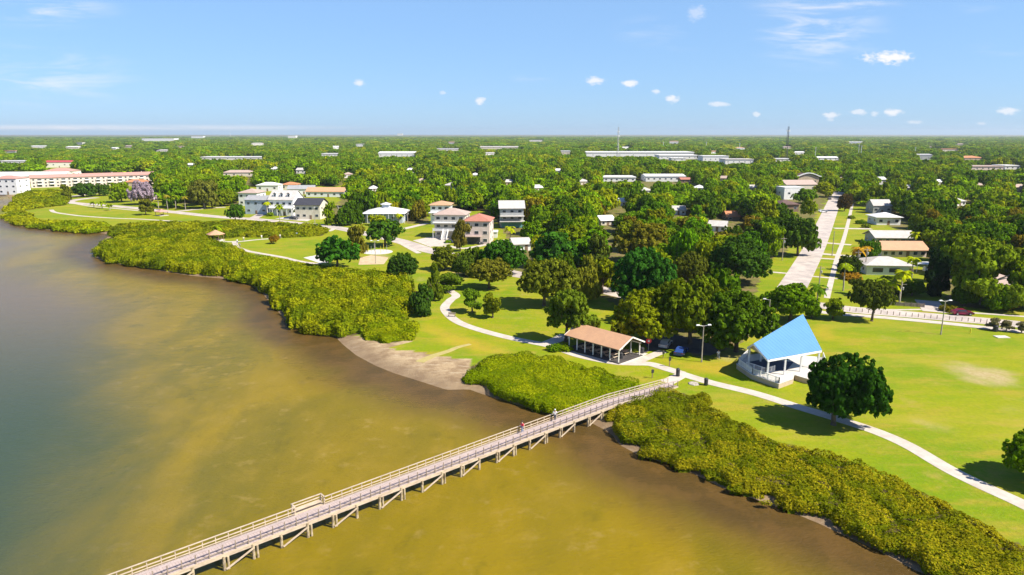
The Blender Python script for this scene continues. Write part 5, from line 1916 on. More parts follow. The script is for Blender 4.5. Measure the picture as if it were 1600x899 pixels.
# ------------------------------------------------------------------ picnic pavilion
fl, fr_, br_ = at(882, 524, 2.8), at(968, 548, 2.8), at(1009, 535, 2.8)
ex = (fr_ - fl).normalized()
Lp = (fr_ - fl).length
ey = Vector((-ex.y, ex.x, 0))
Wp = max((br_ - fr_).dot(ey), 6)
cpv = fl + ex * Lp / 2 + ey * Wp / 2
print('pavilion', Lp, Wp)
pav = empty('picnic_pavilion', (cpv.x, cpv.y, 0), math.atan2(ex.y, ex.x), 'open picnic pavilion with a long terracotta gable roof on pale posts', 'pavilion')
MB().box((0, 0, .06), (Lp - .4, Wp - .4, .24)).build('floor', M['dark_slab'], pav)  # slab colour darkened so the pavilion interior reads dark
roof_build('gable', Lp - .4, Wp - .4, 2.8, 1.75, .2, M['roof_terra'], pav, .14)
for sx in (-1, 1):
    mb = MB()
    mb.bar((sx * Lp / 2, -Wp / 2 - .02, 2.82), (sx * Lp / 2, 0, 4.56), .06, .26)
    mb.bar((sx * Lp / 2, Wp / 2 + .02, 2.82), (sx * Lp / 2, 0, 4.56), .06, .26)
    mb.build('fascia', M['offwhite'], pav)
for sy in (-1, 1):
    MB().box((0, sy * (Wp / 2 - .7), 2.66), (Lp - .8, .16, .24)).build('beam', M['offwhite'], pav)
    for k in range(7):
        MB().box((-Lp / 2 + .7 + k * (Lp - 1.4) / 6, sy * (Wp / 2 - .7), 1.36), (.18, .18, 2.4)).build('post', M['offwhite'], pav)


def W2(root, x, y, z=0):
    c_, s_ = math.cos(root.rotation_euler.z), math.sin(root.rotation_euler.z)
    return Vector((root.location.x + x * c_ - y * s_, root.location.y + x * s_ + y * c_, z))


def picnic_table(loc, rz, label, group=None):
    r = empty('picnic_table', loc, rz, label, 'picnic table', group)
    MB().box((0, 0, .74), (1.9, .75, .06)).build('table_top', M['railwood'], r)
    for sy in (-1, 1):
        MB().box((0, sy * .75, .44), (1.9, .28, .05)).build('bench', M['railwood'], r)
    for sx in (-1, 1):
        mb = MB()
        mb.bar((sx * .65, -.85, .02), (sx * .65, -.2, .71), .08, .08)
        mb.bar((sx * .65, .85, .02), (sx * .65, .2, .71), .08, .08)
        mb.box((sx * .65, 0, .38), (.06, 1.7, .07))
        mb.build('leg', M['postwood'], r)
    return r


t0 = None
for k in range(5):
    for q in range(2):
        p = W2(pav, -Lp / 2 + 3.0 + k * (Lp - 6) / 4, -1.8 + 3.4 * q, .18)
        lab = 'shaded picnic table under the terracotta roof, %s row' % ('front' if q == 0 else 'back')
        if t0 is None:
            o = t0 = picnic_table(p, pav.rotation_euler.z + 1.57, lab, 'picnic tables under the pavilion roof, front row')
        else:
            o = copy_tree(t0)
            o.location = p
            o['label'] = lab
            o['group'] = 'picnic tables under the pavilion roof, %s row' % ('front' if q == 0 else 'back')

# ------------------------------------------------------------------ blue roofed bandstand
EZ = 4.4
Fp, Rp, Gp = at(1199.5, 562, EZ), at(1284, 547, EZ), at(1168, 542, EZ)
Bp = Rp + Vector((-3.2, 9.0, 0))
Lpt = Vector(at(1177.5, 537, 6.0))
_n = (Rp - Fp).cross(Lpt - Fp)
_c = Vector((0, 0, CAM_H))
_r = at(1254.6, 491, 5.0) - _c
Ap = _c + _r * ((Fp - _c).dot(_n) / _r.dot(_n))
print('apex', Ap, 'F', Fp, 'R', Rp, 'L', Lpt)
org = (Fp + Rp + Gp + Bp) / 4
org.z = 0
band = empty('bandstand', org, 0, 'bandstand with a steep bright blue metal roof rising to one peak', 'bandstand')


def loc_(v):
    return (v.x - org.x, v.y - org.y, v.z)


def slab_face(pts, th, inn=0.0):
    """a sheet of given thickness hanging below the face"""
    mb = MB()
    n_ = (pts[1] - pts[0]).cross(pts[2] - pts[0]).normalized()
    if n_.z < 0:
        n_ = -n_
    lo = [p - n_ * th for p in pts]
    c = sum((p for p in pts), Vector()) / len(pts)
    nn = (pts[1] - pts[0]).cross(pts[2] - pts[0])
    P_, Q_ = (lo, pts) if nn.z > 0 else (lo[::-1], pts[::-1])
    mb.hexa([loc_(p) for p in P_], [loc_(p) for p in Q_])
    return mb


bm_, t, b, out = new_mat('blue_standing_seam')
ob = t.n('ShaderNodeTexCoord').outputs['Object']
fd = (Rp - Fp).normalized()
dt = t.n('ShaderNodeVectorMath', operation='DOT_PRODUCT')
t.l(ob, dt.inputs[0])
dt.inputs[1].default_value = (fd.x, fd.y, 0)
fr2 = t.math('FRACT', t.math('MULTIPLY', dt.outputs['Value'], 1 / .8))
seam = t.ramp(fr2, .84, .92)
cf = t.ramp(t.noise(ob, .4, 4, .6), .3, .7)
col = t.mix(cf, (.120, .285, .56), (.110, .265, .53))
col = t.mix(t.math('MULTIPLY', seam, .55), col, (.05, .18, .42))
t.l(col, b.inputs['Base Color'])
b.inputs['Roughness'].default_value = .42
bn = t.n('ShaderNodeBump')
bn.inputs['Distance'].default_value = .04
bn.inputs['Strength'].default_value = .6
t.l(seam, bn.inputs['Height'])
t.l(bn.outputs[0], b.inputs['Normal'])
for pts_ in ([Fp, Rp, Ap, Lpt], [Bp, Gp, Lpt, Ap], [Rp, Bp, Ap]):
    slab_face([Vector(p) for p in pts_], .16).build('roof', bm_, band)
mb = MB()
for a_, c_2 in ((Fp, Rp), (Rp, Bp), (Bp, Gp)):
    mb.bar(loc_(a_ - Vector((0, 0, .28))), loc_(c_2 - Vector((0, 0, .28))), .14, .34)
for a_, c_2 in ((Fp, Lpt), (Gp, Lpt)):
    mb.bar(loc_(a_ - Vector((0, 0, .22))), loc_(c_2 - Vector((0, 0, .22))), .14, .26)
mb.build('fascia', M['white'], band)
gt = MB()
cen = (Fp + Gp) / 2
inw = (cen - Lpt)
inw.z = 0
inw = Vector((.35, -.05, 0))
gt.poly([loc_(Fp + inw - Vector((0, 0, .1))), loc_(Gp + inw - Vector((0, 0, .1))), loc_(Lpt + inw - Vector((0, 0, .3)))])
gt.poly([loc_(Fp + inw * 1.4 - Vector((0, 0, .1))), loc_(Lpt + inw * 1.4 - Vector((0, 0, .3))), loc_(Gp + inw * 1.4 - Vector((0, 0, .1)))])
gt.build('gable_end', M['tan'], band)
deck_px = [(1151, 569), (1174, 585), (1217, 600), (1239, 592), (1241, 586), (1264, 593), (1294, 578), (1287, 559), (1206, 551), (1166, 555)]
DP = [at(a_, c_2, .9) for a_, c_2 in deck_px]
area = sum(DP[i].x * DP[(i + 1) % len(DP)].y - DP[(i + 1) % len(DP)].x * DP[i].y for i in range(len(DP)))
DPo = DP if area > 0 else DP[::-1]
mb = MB()
mb.prism([loc_(p)[:2] for p in DPo], -.1, .84)
mb.build('plinth', M['tan'], band)
mb = MB()
ctr = sum(DP, Vector()) / len(DP)
mb.prism([loc_(p + (p - ctr).normalized() * .08)[:2] for p in DPo], .843, .93)
mb.build('floor', M['slab'], band)
st_px = [(1168, 566), (1195, 561), (1240, 566), (1228, 580), (1180, 578)]
SPt = [at(a_, c_2, .95) for a_, c_2 in st_px]
mb = MB()
ar = sum(SPt[i].x * SPt[(i + 1) % 5].y - SPt[(i + 1) % 5].x * SPt[i].y for i in range(5))
mb.prism([loc_(p)[:2] for p in (SPt if ar > 0 else SPt[::-1])], .934, .95)
mb.build('floor_shade', flat_mat('floor_shade_blue_grey', (.05, .06, .12)), band)  # dark sheet that paints the shade on the left of the floor
side_v = [(Fp, .0), (Fp.lerp(Rp, .33), 0), (Fp.lerp(Rp, .66), 0), (Rp, 0), (Gp, 0), (Gp.lerp(Bp, .33), 0), (Gp.lerp(Bp, .66), 0), (Bp, 0)]
for p, _ in side_v:
    q = p + (ctr - p).normalized() * .45
    MB().box((q.x - org.x, q.y - org.y, 2.55), (.26, .26, 3.25)).build('column', M['white'], band)


def railing(a_, c_2, z, name='railing', solid=False):
    a_, c_2 = Vector(loc_(a_)), Vector(loc_(c_2))
    a_.z = c_2.z = z
    L_ = (c_2 - a_).length
    mb = MB()
    mb.bar(a_ + Vector((0, 0, 1.0)), c_2 + Vector((0, 0, 1.0)), .09, .08)
    mb.bar(a_ + Vector((0, 0, .12)), c_2 + Vector((0, 0, .12)), .05, .06)
    n = max(2, int(L_ / .16))
    for k in range(n + 1):
        p = a_.lerp(c_2, k / n)
        big = k % 10 == 0 or k == n
        mb.box((p.x, p.y, z + .5), (.12 if big else .045, .12 if big else .045, 1.1 if big else .95))
    if solid:
        mb.bar(a_ + Vector((0, 0, .5)), c_2 + Vector((0, 0, .5)), .03, .9)
    mb.build(name, M['white'], band)


ins_ = lambda p: p + (ctr - p).normalized() * .25
railing(ins_(DP[9]), ins_(DP[0]), .93)
railing(ins_(DP[0]), ins_(DP[1]), .93)
railing(ins_(DP[1]), ins_(DP[2]), .93)
railing(ins_(DP[2]), ins_(DP[3]), .93, 'panel_railing', True)
railing(at(1166, 574, .93), at(1196, 584, .93), .93)
railing(at(1196, 584, .93), at(1210, 580, .93), .93)
railing(ins_(DP[6]), ins_(DP[7]), .93)


# ------------------------------------------------------------------ lamps, poles, masts
def light_pole(px, py, ty, label, group=None, arm=1.1, col='steel', double=True, rz=0.1):
    g = at(px, py)
    H = (py - ty) * depth_at(px, py) / F_PX / CP
    r = empty('street_lamp', g, rz, label, 'street lamp', group)
    MB().lathe((0, 0, 0), [(.16, -.1), (.16, .5), (.13, .55), (.09, H)], 8).build('pole', M['palebark'], r)
    mb = MB()
    for sx in ((-1, 1) if double else (1,)):
        mb.tube((0, 0, H - .15), (sx * arm, 0, H + .08), .05, .05, 6)
    mb.build('arm', M[col], r)
    for sx in ((-1, 1) if double else (1,)):
        mb = MB()
        mb.hexa([(sx * arm - .38, -.16, H + .02), (sx * arm + .38, -.16, H + .02), (sx * arm + .38, .16, H + .02), (sx * arm - .38, .16, H + .02)],
                [(sx * arm - .28, -.10, H + .2), (sx * arm + .28, -.10, H + .2), (sx * arm + .28, .10, H + .2), (sx * arm - .28, .10, H + .2)])
        mb.build('lamp_head', M['white'], r)
    return r


light_pole(1096, 566, 508, 'tall pale street lamp with two heads beside the parking lot trees')
light_pole(1199, 520, 468, 'street lamp rising behind the blue roof beside the parking cars', double=False, rz=2.9)
light_pole(1470, 523, 470, 'street lamp with two white heads standing on the edge of the big field')
light_pole(587, 412, 377, 'twin headed street lamp beside the splash pad')
light_pole(719, 391, 362, 'street lamp with one arm in front of the cream house', double=False, rz=3.1)
light_pole(492, 349, 325, 'plain pale pole by the shore road near the black roofed house', arm=.3, double=False)


def utility_pole(px, py, ty, label, group=None, arms=True, mat='palebark'):
    g = at(px, py)
    H = max((py - ty) * depth_at(px, py) / F_PX / CP, 4)
    r = empty('utility_pole', g, random.uniform(-.3, .3), label, 'utility pole', group)
    MB().lathe((0, 0, 0), [(.17, -.1), (.11, H)], 7).build('pole', M[mat], r)
    if arms:
        MB().box((0, 0, H - .6), (2.2, .1, .12)).build('crossarm', M[mat], r)
        MB().lathe((.35, 0, H - 2.1), [(.2, 0), (.22, .1), (.22, .7), (.1, .8)], 8).build('transformer', M['steel'], r)
    return r


for (px, py, ty, lab) in [(1222, 407, 371, 'utility pole under the oak left of the main street'), (1351, 427, 388, 'utility pole at the left corner of the low white house'),
                         (1406, 472, 441, 'utility pole in front of the palm beside the garden drive'), (1338, 428, 392, 'utility pole among the orange palms'),
                         (1280, 444, 416, 'wooden pole on the right verge of the main street'), (1328, 315, 298, 'pale pole on the right verge far up the main street'),
                         (529, 351, 320, 'pole in the dark trees left of the white bungalow'), (637, 347, 329, 'short pole right of the white bungalow'),
                         (1300, 400, 362, 'thin dark pole on the verge between the street and the sidewalk'), (177, 303, 285, 'pale pole in front of the flats'),
                         (1532, 477, 462, 'white post in front of the roadside bushes')]:
    utility_pole(px, py, ty, lab, arms='thin' not in lab and 'post' not in lab)


def mast(px, py, ty, wpx, label, dishes=True):
    g = at(px, py)
    d = depth_at(px, py)
    H = CAM_H + ((449.5 - ty) / F_PX * CP - SP) * d * 1.0
    H = CAM_H + (210.3 - ty) / F_PX * d / CP
    a = wpx * d / F_PX / 2
    r = empty('lattice_mast', g, .4, label, 'mast')
    mb = MB()
    pts_ = [(a * math.cos(k * 2.094), a * math.sin(k * 2.094)) for k in range(3)]
    n = 16
    for k in range(3):
        mb.tube((pts_[k][0], pts_[k][1], 0), (pts_[k][0] * .45, pts_[k][1] * .45, H), .28, .2, 5)
    for i in range(n):
        s0, s1 = 1 - .55 * i / n, 1 - .55 * (i + 1) / n
        for k in range(3):
            k2 = (k + 1) % 3
            mb.tube((pts_[k][0] * s0, pts_[k][1] * s0, H * i / n), (pts_[k2][0] * s1, pts_[k2][1] * s1, H * (i + 1) / n), .11, .11, 4)
            mb.tube((pts_[k][0] * s1, pts_[k][1] * s1, H * (i + 1) / n), (pts_[k2][0] * s1, pts_[k2][1] * s1, H * (i + 1) / n), .11, .11, 4)
    mb.build('lattice', M['darkmetal'] if 'dark' in label else M['steel'], r)
    MB().tube((0, 0, H - .5), (0, 0, H + 6), .16, .08, 6).build('antenna', M['steel'], r)
    for zz in ((.72, .86) if dishes else (.88,)):
        for k in range(3):
            an = k * 2.094 + .5
            mb = MB()
            mb.tube((0, 0, H * zz), (math.cos(an) * 2.3, math.sin(an) * 2.3, H * zz), .1, .1, 4)
            for q in (-1, 0, 1):
                cx_, cy_ = math.cos(an) * 2.3 - math.sin(an) * q, math.sin(an) * 2.3 + math.cos(an) * q
                mb.box((cx_, cy_, H * zz), (.45, .45, 2.6))
            mb.build('panel_antenna', M['white'], r)


mast(965, 247, 200, 4.2, 'pale lattice radio mast with white antennas in front of the long warehouse')
mast(1228, 252, 199, 5.0, 'dark lattice radio mast right of the centre', False)
k = 0
for (px, py, ty, lab) in [(1340, 252, 226, 'pair of pale pylons far right of the dark mast, left one'), (1344, 252, 228, 'pair of pale pylons far right of the dark mast, right one'), (1273, 252, 230, 'pale pylon between the dark mast and the pair'),
                         (1429, 246, 230, 'pale pylon far off in the right hand wood'), (1498, 254, 238, 'short pale pylon far off at right'), (1155, 240, 224, 'pale pylon above the low building'),
                         (1103, 236, 222, 'thin pylon over the right end of the warehouse'), (1036, 236, 222, 'thin pylon over the middle of the warehouse'), (932, 212.5, 207, 'pale tower on the horizon left of the lattice mast'), (360, 214, 206, 'tall white tower on the horizon at left')]:
    g = at(px, py)
    d = depth_at(px, py)
    H = (py - ty) * d / F_PX
    r = empty('pylon', g, 0, lab, 'pylon')
    wdt = min(max(.45 * d / F_PX, .3), 3.5)
    MB().lathe((0, 0, 0), [(wdt, 0), (wdt * .55, H)], 8).build('pole', M['white'], r)
    MB().box((0, 0, H * .93), (wdt * 7, wdt * .7, wdt * .7)).build('crossarm', M['steel'], r)

# ------------------------------------------------------------------ gazebos and shelters
def gazebo(px, py, wpx, hpx, n, label, roofm='roof_terra', name='gazebo'):
    g = at(px, py)
    s_ = depth_at(px, py) / F_PX
    Rr = wpx * s_ / 2
    H = hpx * s_ * 1.1
    r = empty(name, g, .2, label, name)
    MB().lathe((0, 0, 0), [(Rr * .95, -.05), (Rr * .95, .12)], n).build('floor', M['slab'], r)
    for k in range(n):
        a_ = 6.2832 * k / n
        MB().box((Rr * .8 * math.cos(a_), Rr * .8 * math.sin(a_), H * .31), (.2, .2, H * .62)).build('post', M['brownwall'], r)
    mb = MB()
    mb.lathe((0, 0, H * .6), [(Rr, 0), (Rr, .12), (Rr * .3, H * .30), (.06, H * .42)], n)
    mb.build('roof', M[roofm], r)
    mb = MB()
    mb.lathe((0, 0, .12), [(.6, 0), (.6, .62)], 8)
    mb.build('table', M['postwood'], r)
    OCC.append((g.x, g.y, Rr))
    return r


gazebo(338, 376, 28, 15, 6, 'hexagonal gazebo with a terracotta roof at the edge of the oval lawn')
gazebo(253, 337, 22, 9, 4, 'small square shelter with a pinkish roof on the far lawn', 'roof_pink', 'shelter')


# ------------------------------------------------------------------ people
def person(px, py, z, rz, shirt, pants, hair, label, step=.32, skin=(.55, .34, .24), hat=None, scale=1.12, bag=False):
    g = at(px, py, z)
    root = empty('person', g, rz, label, 'person')
    root.scale = (scale,) * 3

    def skin_chain(name, verts, edges, radii, matl):
        me = bpy.data.meshes.new(name)
        me.from_pydata(verts, edges, [])
        me.materials.append(matl)
        o = link(name, me, root)
        sm = o.modifiers.new('skin', 'SKIN')
        lay = me.skin_vertices[0].data if me.skin_vertices else None
        if lay is None:
            return o
        for i, r in enumerate(radii):
            lay[i].radius = (r, r) if not isinstance(r, tuple) else r
        lay[0].use_root = True
        sb = o.modifiers.new('sub', 'SUBSURF')
        sb.levels = sb.render_levels = 1
        return o

    def with_skin(name, verts, edges, radii, matl):
        # the skin layer exists only once the modifier does
        me = bpy.data.meshes.new(name)
        me.from_pydata(verts, edges, [])
        me.materials.append(matl)
        o = link(name, me, root)
        o.modifiers.new('skin', 'SKIN')
        if not me.skin_vertices:
            bm = bmesh.new()
            bm.from_mesh(me)
            bm.verts.layers.skin.verify()
            bm.to_mesh(me)
            bm.free()
        lay = me.skin_vertices[0].data
        for i, r in enumerate(radii):
            lay[i].radius = (r, r) if not isinstance(r, tuple) else r
        lay[0].use_root = True
        sb = o.modifiers.new('sub', 'SUBSURF')
        sb.levels = sb.render_levels = 1
        return o
    s_ = step
    V = [(0, 0, .95), (0, .01, 1.12), (0, 0, 1.38), (0, .01, 1.50), (0, .02, 1.60), (0, .03, 1.68),
         (-.10, 0, .90), (-.11, s_ * .45, .50), (-.11, s_ * .5 - .02, .08), (-.11, s_ * .5 + .13, .04),
         (.10, 0, .90), (.11, -s_ * .25, .50), (.11, -s_ * .8, .12), (.11, -s_ * .8 + .13, .05),
         (-.19, 0, 1.40), (-.24, -.08, 1.14), (-.22, .06, .92), (-.21, .10, .84), (.19, 0, 1.40), (.24, .06, 1.14), (.22, .16, .95), (.21, .20, .88)]
    E = [(0, 1), (1, 2), (2, 3), (3, 4), (4, 5), (0, 6), (6, 7), (7, 8), (8, 9), (0, 10), (10, 11), (11, 12), (12, 13), (2, 14), (14, 15), (15, 16), (16, 17), (2, 18), (18, 19), (19, 20), (20, 21)]
    Rd = [.13, .12, .13, .055, .095, .085, .085, .06, .042, .04, .085, .06, .042, .04, .055, .042, .032, .03, .055, .042, .032, .03]
    with_skin('body', V, E, Rd, flat_mat('skin', skin))
    VS = [V[0], V[1], V[2], V[14], V[15], V[18], V[19]]
    with_skin('shirt', VS, [(0, 1), (1, 2), (2, 3), (3, 4), (2, 5), (5, 6)], [.155, .145, .155, .078, .062, .078, .062], flat_mat('shirt_cloth', shirt))
    VP = [V[0], V[6], V[7], (V[8][0], V[8][1], .16), V[10], V[11], (V[12][0], V[12][1], .2)]
    with_skin('trousers', VP, [(0, 1), (1, 2), (2, 3), (0, 4), (4, 5), (5, 6)], [.15, .105, .08, .065, .105, .08, .065], flat_mat('trouser_cloth', pants))
    mb = MB()
    mb.lathe((0, -.005, 1.60), [(.09, 0), (.108, .04), (.105, .09), (.07, .14), (.02, .155)], 10)
    mb.build('hair' if hat is None else 'cap', flat_mat('hair', hair if hat is None else hat), root, True)
    return root


person(816, 678, 1.2, prz + 1.4, (.90, .05, .10), (.20, .26, .40), (.06, .04, .03), 'person in a bright red shirt standing near the far rail of the pier')
person(867, 659, 1.2, prz - 1.0, (.85, .84, .80), (.12, .12, .13), (.10, .07, .04), 'person in a white shirt and dark trousers walking on the pier', hat=(.8, .8, .78))
person(371, 381, .03, 1.0, (.80, .80, .78), (.10, .12, .2), (.05, .04, .03), 'person in white at the path fork right of the gazebo')
person(375, 388, .03, 2.6, (.25, .3, .45), (.1, .1, .1), (.2, .12, .05), 'person in blue grey walking on the narrow lawn path')
person(381, 377, .03, .6, (.85, .8, .5), (.3, .3, .3), (.06, .04, .03), 'person in pale yellow beside the mangrove belt')
person(409, 374, .03, .6, (.85, .85, .85), (.6, .6, .55), (.06, .04, .03), 'person all in white strolling on the upper oval lawn path')
person(438, 373, .03, .6, (.8, .78, .75), (.2, .2, .3), (.3, .2, .1), 'person in pale clothes right of the tiny orange tree')
person(464, 370, .03, 3.4, (.15, .35, .7), (.1, .12, .16), (.06, .04, .03), 'person in a blue shirt on the upper oval lawn path')
person(1122, 562, .03, 3.0, (.75, .76, .78), (.3, .32, .4), (.06, .04, .03), 'person in pale clothes standing by the parking lot trees')


# ------------------------------------------------------------------ cars
def car(px, py, rz, col, label, group=None, van=False):
    g = at(px, py, .06)
    r = empty('parked_car', g, rz, label, 'car', group)
    L, Wd = 4.6, 1.8
    z0 = .28
    if van:
        prof = [(-2.3, z0), (2.3, z0), (2.3, .85), (1.9, 1.0), (1.35, 1.05), (.75, 1.65), (-2.15, 1.70), (-2.3, 1.1)]
    else:
        prof = [(-2.25, z0), (2.3, z0), (2.32, .70), (2.1, .82), (1.05, .95), (.35, 1.38), (-.95, 1.42), (-1.75, 1.02), (-2.25, .92)]
    mb = MB()
    n = len(prof)
    y = Wd / 2
    sec = [(-y, 1.0), (-y * .9, 0), (y * .9, 0), (y, 1.0)]
    rows = []
    for yv, ins in ((-y * .86, .06), (-y, 0), (y, 0), (y * .86, .06)):
        row = []
        for (a_, z) in prof:
            f = 1 - ins * .5
            taper = 1.0 if z < 1.0 else .84
            row.append((a_ * f, yv * taper, z + (ins * .3 if z > .6 else 0)))
        rows.append(row)
    i0 = len(mb.v)
    for row in rows:
        mb.v += row
    for q in range(3):
        for k in range(n):
            k2 = (k + 1) % n
            mb.f.append((i0 + q * n + k, i0 + q * n + k2, i0 + (q + 1) * n + k2, i0 + (q + 1) * n + k))
    mb.f.append(tuple(i0 + k for k in reversed(range(n))))
    mb.f.append(tuple(i0 + 3 * n + k for k in range(n)))
    mb.build('body', pm('car_paint', col, tuple(c * .9 for c in col), 1, .22, spec=.6), r)
    if van:
        mb = MB().box((-.6, 0, 1.36), (2.7, Wd * .86, .36))
    else:
        mb = MB()
        mb.hexa([(-1.45, -.80, 1.0), (.82, -.80, 1.0), (.82, .80, 1.0), (-1.45, .80, 1.0)], [(-.98, -.70, 1.36), (.32, -.70, 1.36), (.32, .70, 1.36), (-.98, .70, 1.36)])
    mb.build('window', M['glass'], r)
    for sx in (-1.42, 1.42):
        for sy in (-1, 1):
            w1_ = MB().tube((sx, sy * .72, .32), (sx, sy * .93, .32), .33, .33, 14).build('wheel', M['rubber'], r)
            MB().tube((sx, sy * .90, .32), (sx, sy * .945, .32), .19, .19, 10).build('rim', M['steel'], w1_)
    for sy in (-1, 1):
        MB().box((2.29, sy * .62, .66), (.08, .36, .14)).build('headlight', M['white'], r)
        MB().box((-2.25, sy * .66, .76), (.07, .28, .14)).build('tail_light', M['roof_red'], r)
    OCC.append((g.x, g.y, 2))
    return r


car(1503, 492, -.12, (.22, .012, .035), 'maroon car parked on the far side of the cross road')
car(1286, 332, .1, (.78, .78, .78), 'white car parked on a driveway left of the main street')
car(1277, 330, .1, (.55, .56, .58), 'silver car parked left of the white car by the main street')
car(1296, 312, 1.3, (.10, .10, .11), 'black car at the left kerb far up the main street')
car(1318, 318, 1.35, (.6, .6, .6), 'silver car at the right kerb far up the main street', van=True)
car(751, 381, -1.4, (.04, .04, .045), 'black car parked in front of the red roofed garage')
car(712, 371, -1.5, (.16, .18, .22), 'dark car under the balcony of the cream house')
car(459, 343, -.4, (.05, .05, .06), 'dark car in the driveway of the black roofed house')
car(1064, 553, 1.1, (.03, .07, .25), 'blue car in the shade of the parking lot')
car(1040, 541, 1.1, (.5, .5, .52), 'silver car in the shade of the parking lot')
car(1205, 512, 1.6, (.7, .7, .72), 'white car just left of the blue roof peak in the shade')
car(1196, 505, 1.6, (.08, .08, .1), 'black car beside the lamp pole in the shade')
car(1455, 425, -.1, (.8, .8, .8), 'white van under the carport awning', van=True)
car(1308, 428, .2, (.7, .7, .7), 'white car on the verge drive by the sidewalk') if False else None

# ------------------------------------------------------------------ small park furniture
def bin_(px, py, label, h=1.05, r_=.3, name='litter_bin', cat='litter bin', group=None):
    g = at(px, py, .02)
    r = empty(name, g, 0, label, cat, group)
    MB().lathe((0, 0, 0), [(r_ * .85, 0), (r_, .1), (r_, h * .82)], 10).build('body', M['darkmetal'], r)
    MB().lathe((0, 0, h * .82), [(r_ * 1.1, 0), (r_ * 1.05, .08), (r_ * .5, h * .18)], 10).build('lid', M['darkmetal'], r)


def sign_post(px, py, label, h=1.5):
    g = at(px, py)
    r = empty('post_sign', g, .3, label, 'post')
    MB().box((0, 0, h / 2), (.12, .12, h + .1)).build('post', M['brownwall'], r)
    MB().box((0, -.08, h * .8), (.5, .05, h * .38)).build('panel', M['darkmetal'], r)


bin_(970, 561, 'dark litter bin at the front corner of the picnic pavilion', 1.3, .45)
bin_(1003, 552, 'dark litter bin at the back corner of the picnic pavilion', 1.2, .42)
bin_(1059, 588, 'dark litter bin where the pier path meets the park path', 1.5, .35)
bin_(1103, 602, 'pale based litter bin on the curved path right of the pier', 1.3, .35)
bin_(1555, 518, 'dark bin beside the bench on the far side of the field', 1.4, .5)
sign_post(1036, 560, 'dark post at the end of the path to the parking lot')
sign_post(1046, 573, 'dark post above the path junction', 1.9)
sign_post(1019, 591, 'dark post in the grass just above the pier rail', 1.6)
for (px, py, lab) in [(1571, 515, 'dark park bench beside the pavement at the right'), (706, 495, 'small bench on the inside of the path bend'), (402, 402, 'small dark bench by the narrow lawn path')]:
    g = at(px, py, .02)
    r = empty('park_bench', g, -.15, lab, 'bench')
    MB().box((0, 0, .45), (1.8, .45, .06)).build('seat', M['postwood'], r)
    MB().box((0, .24, .78), (1.8, .05, .4)).build('backrest', M['postwood'], r)
    for sx in (-.75, .75):
        MB().box((sx, 0, .21), (.08, .42, .42)).build('leg', M['darkmetal'], r)
# pale box on a pedestal, white stones
g = at(1084, 600)
r = empty('flat_rock', g, 0, 'flat pale rock in the grass between the pier ramp and the path', 'rock')
MB().lathe((0, 0, 0), [(1.05, -.1), (.95, .12), (.6, .22)], 7).build('rock_body', M['rock'], r)
g = at(1565, 527)
r = empty('manhole_slab', g, 0, 'pale concrete slab lying in the field near the bench', 'slab')
MB().box((0, 0, .05), (2.6, 1.6, .16)).build('slab_body', M['slab'], r)
g = at(1516, 521)
r = empty('yellow_marker', g, 0, 'slim yellow marker post in the field left of the bench', 'marker')
MB().lathe((0, 0, 0), [(.14, -.05), (.12, 1.0), (.03, 1.1)], 8).build('marker_body', flat_mat('marker_yellow', (.75, .62, .03)), r)
# red round sign behind the pavilion corner
g = at(1012, 556)
r = empty('red_drum', at(1013, 548), 0, 'round red object behind the right eave of the picnic pavilion', 'sign')
MB().tube((0, 0, 0), (0, 0, 1.7), .05, .05, 6).build('post', M['steel'], r)
MB().tube((0, .06, 2.0), (0, -.06, 2.0), .55, .55, 14).build('disc', flat_mat('sign_red', (.75, .03, .05)), r)
MB().tube((0, -.065, 2.0), (0, -.075, 2.0), .22, .22, 12).build('disc_centre', M['white'], r)

# bollards between road and pavement: one low post copied
first = None
fa, fb_ = (1318, 488), (1600, 516)
for k in range(30):
    u = k / 29
    px, py = fa[0] + (fb_[0] - fa[0]) * u, fa[1] + (fb_[1] - fa[1]) * u
    py = 485.5 + (px - 1318) * .0855 + .6 * math.sin(u * 3.14)
    g = at(px, py)
    if first is None:
        mb = MB()
        mb.lathe((0, 0, 0), [(.09, -.05), (.085, .85), (.04, .92)], 7)
        first = mb.build('bollard', M['postwood'])
        first.location = g
        meta(first, 'low wooden post in the grass strip between road and pavement', 'bollard', 'low posts along the cross road')
    else:
        o = first.copy()
        COL.objects.link(o)
        o.location = g
# garden fence by the shaded drive
fp0, fp1 = at(1335, 474), at(1444, 481)
L_ = (fp1 - fp0).length
r = empty('garden_fence', fp0, math.atan2(fp1.y - fp0.y, fp1.x - fp0.x), 'dark low fence in front of the shaded garden on the cross road', 'fence')
MB().box((L_ / 2, 0, .55), (L_, .05, .9)).build('panel', M['postwood'], r)
for k in range(12):
    MB().box((k * L_ / 11, 0, .6), (.12, .12, 1.25)).build('post', M['postwood'], r)
fp0, fp1 = at(1436, 388), at(1475, 392)
L_ = (fp1 - fp0).length
r = empty('garden_fence', fp0, math.atan2(fp1.y - fp0.y, fp1.x - fp0.x), 'grey garden fence behind the pinkish brown roofed house', 'fence')
MB().box((L_ / 2, 0, .9), (L_, .06, 1.7)).build('panel', M['greywall'], r)
for k in range(8):
    MB().box((k * L_ / 7, 0, .95), (.12, .12, 1.9)).build('post', M['greywall'], r)
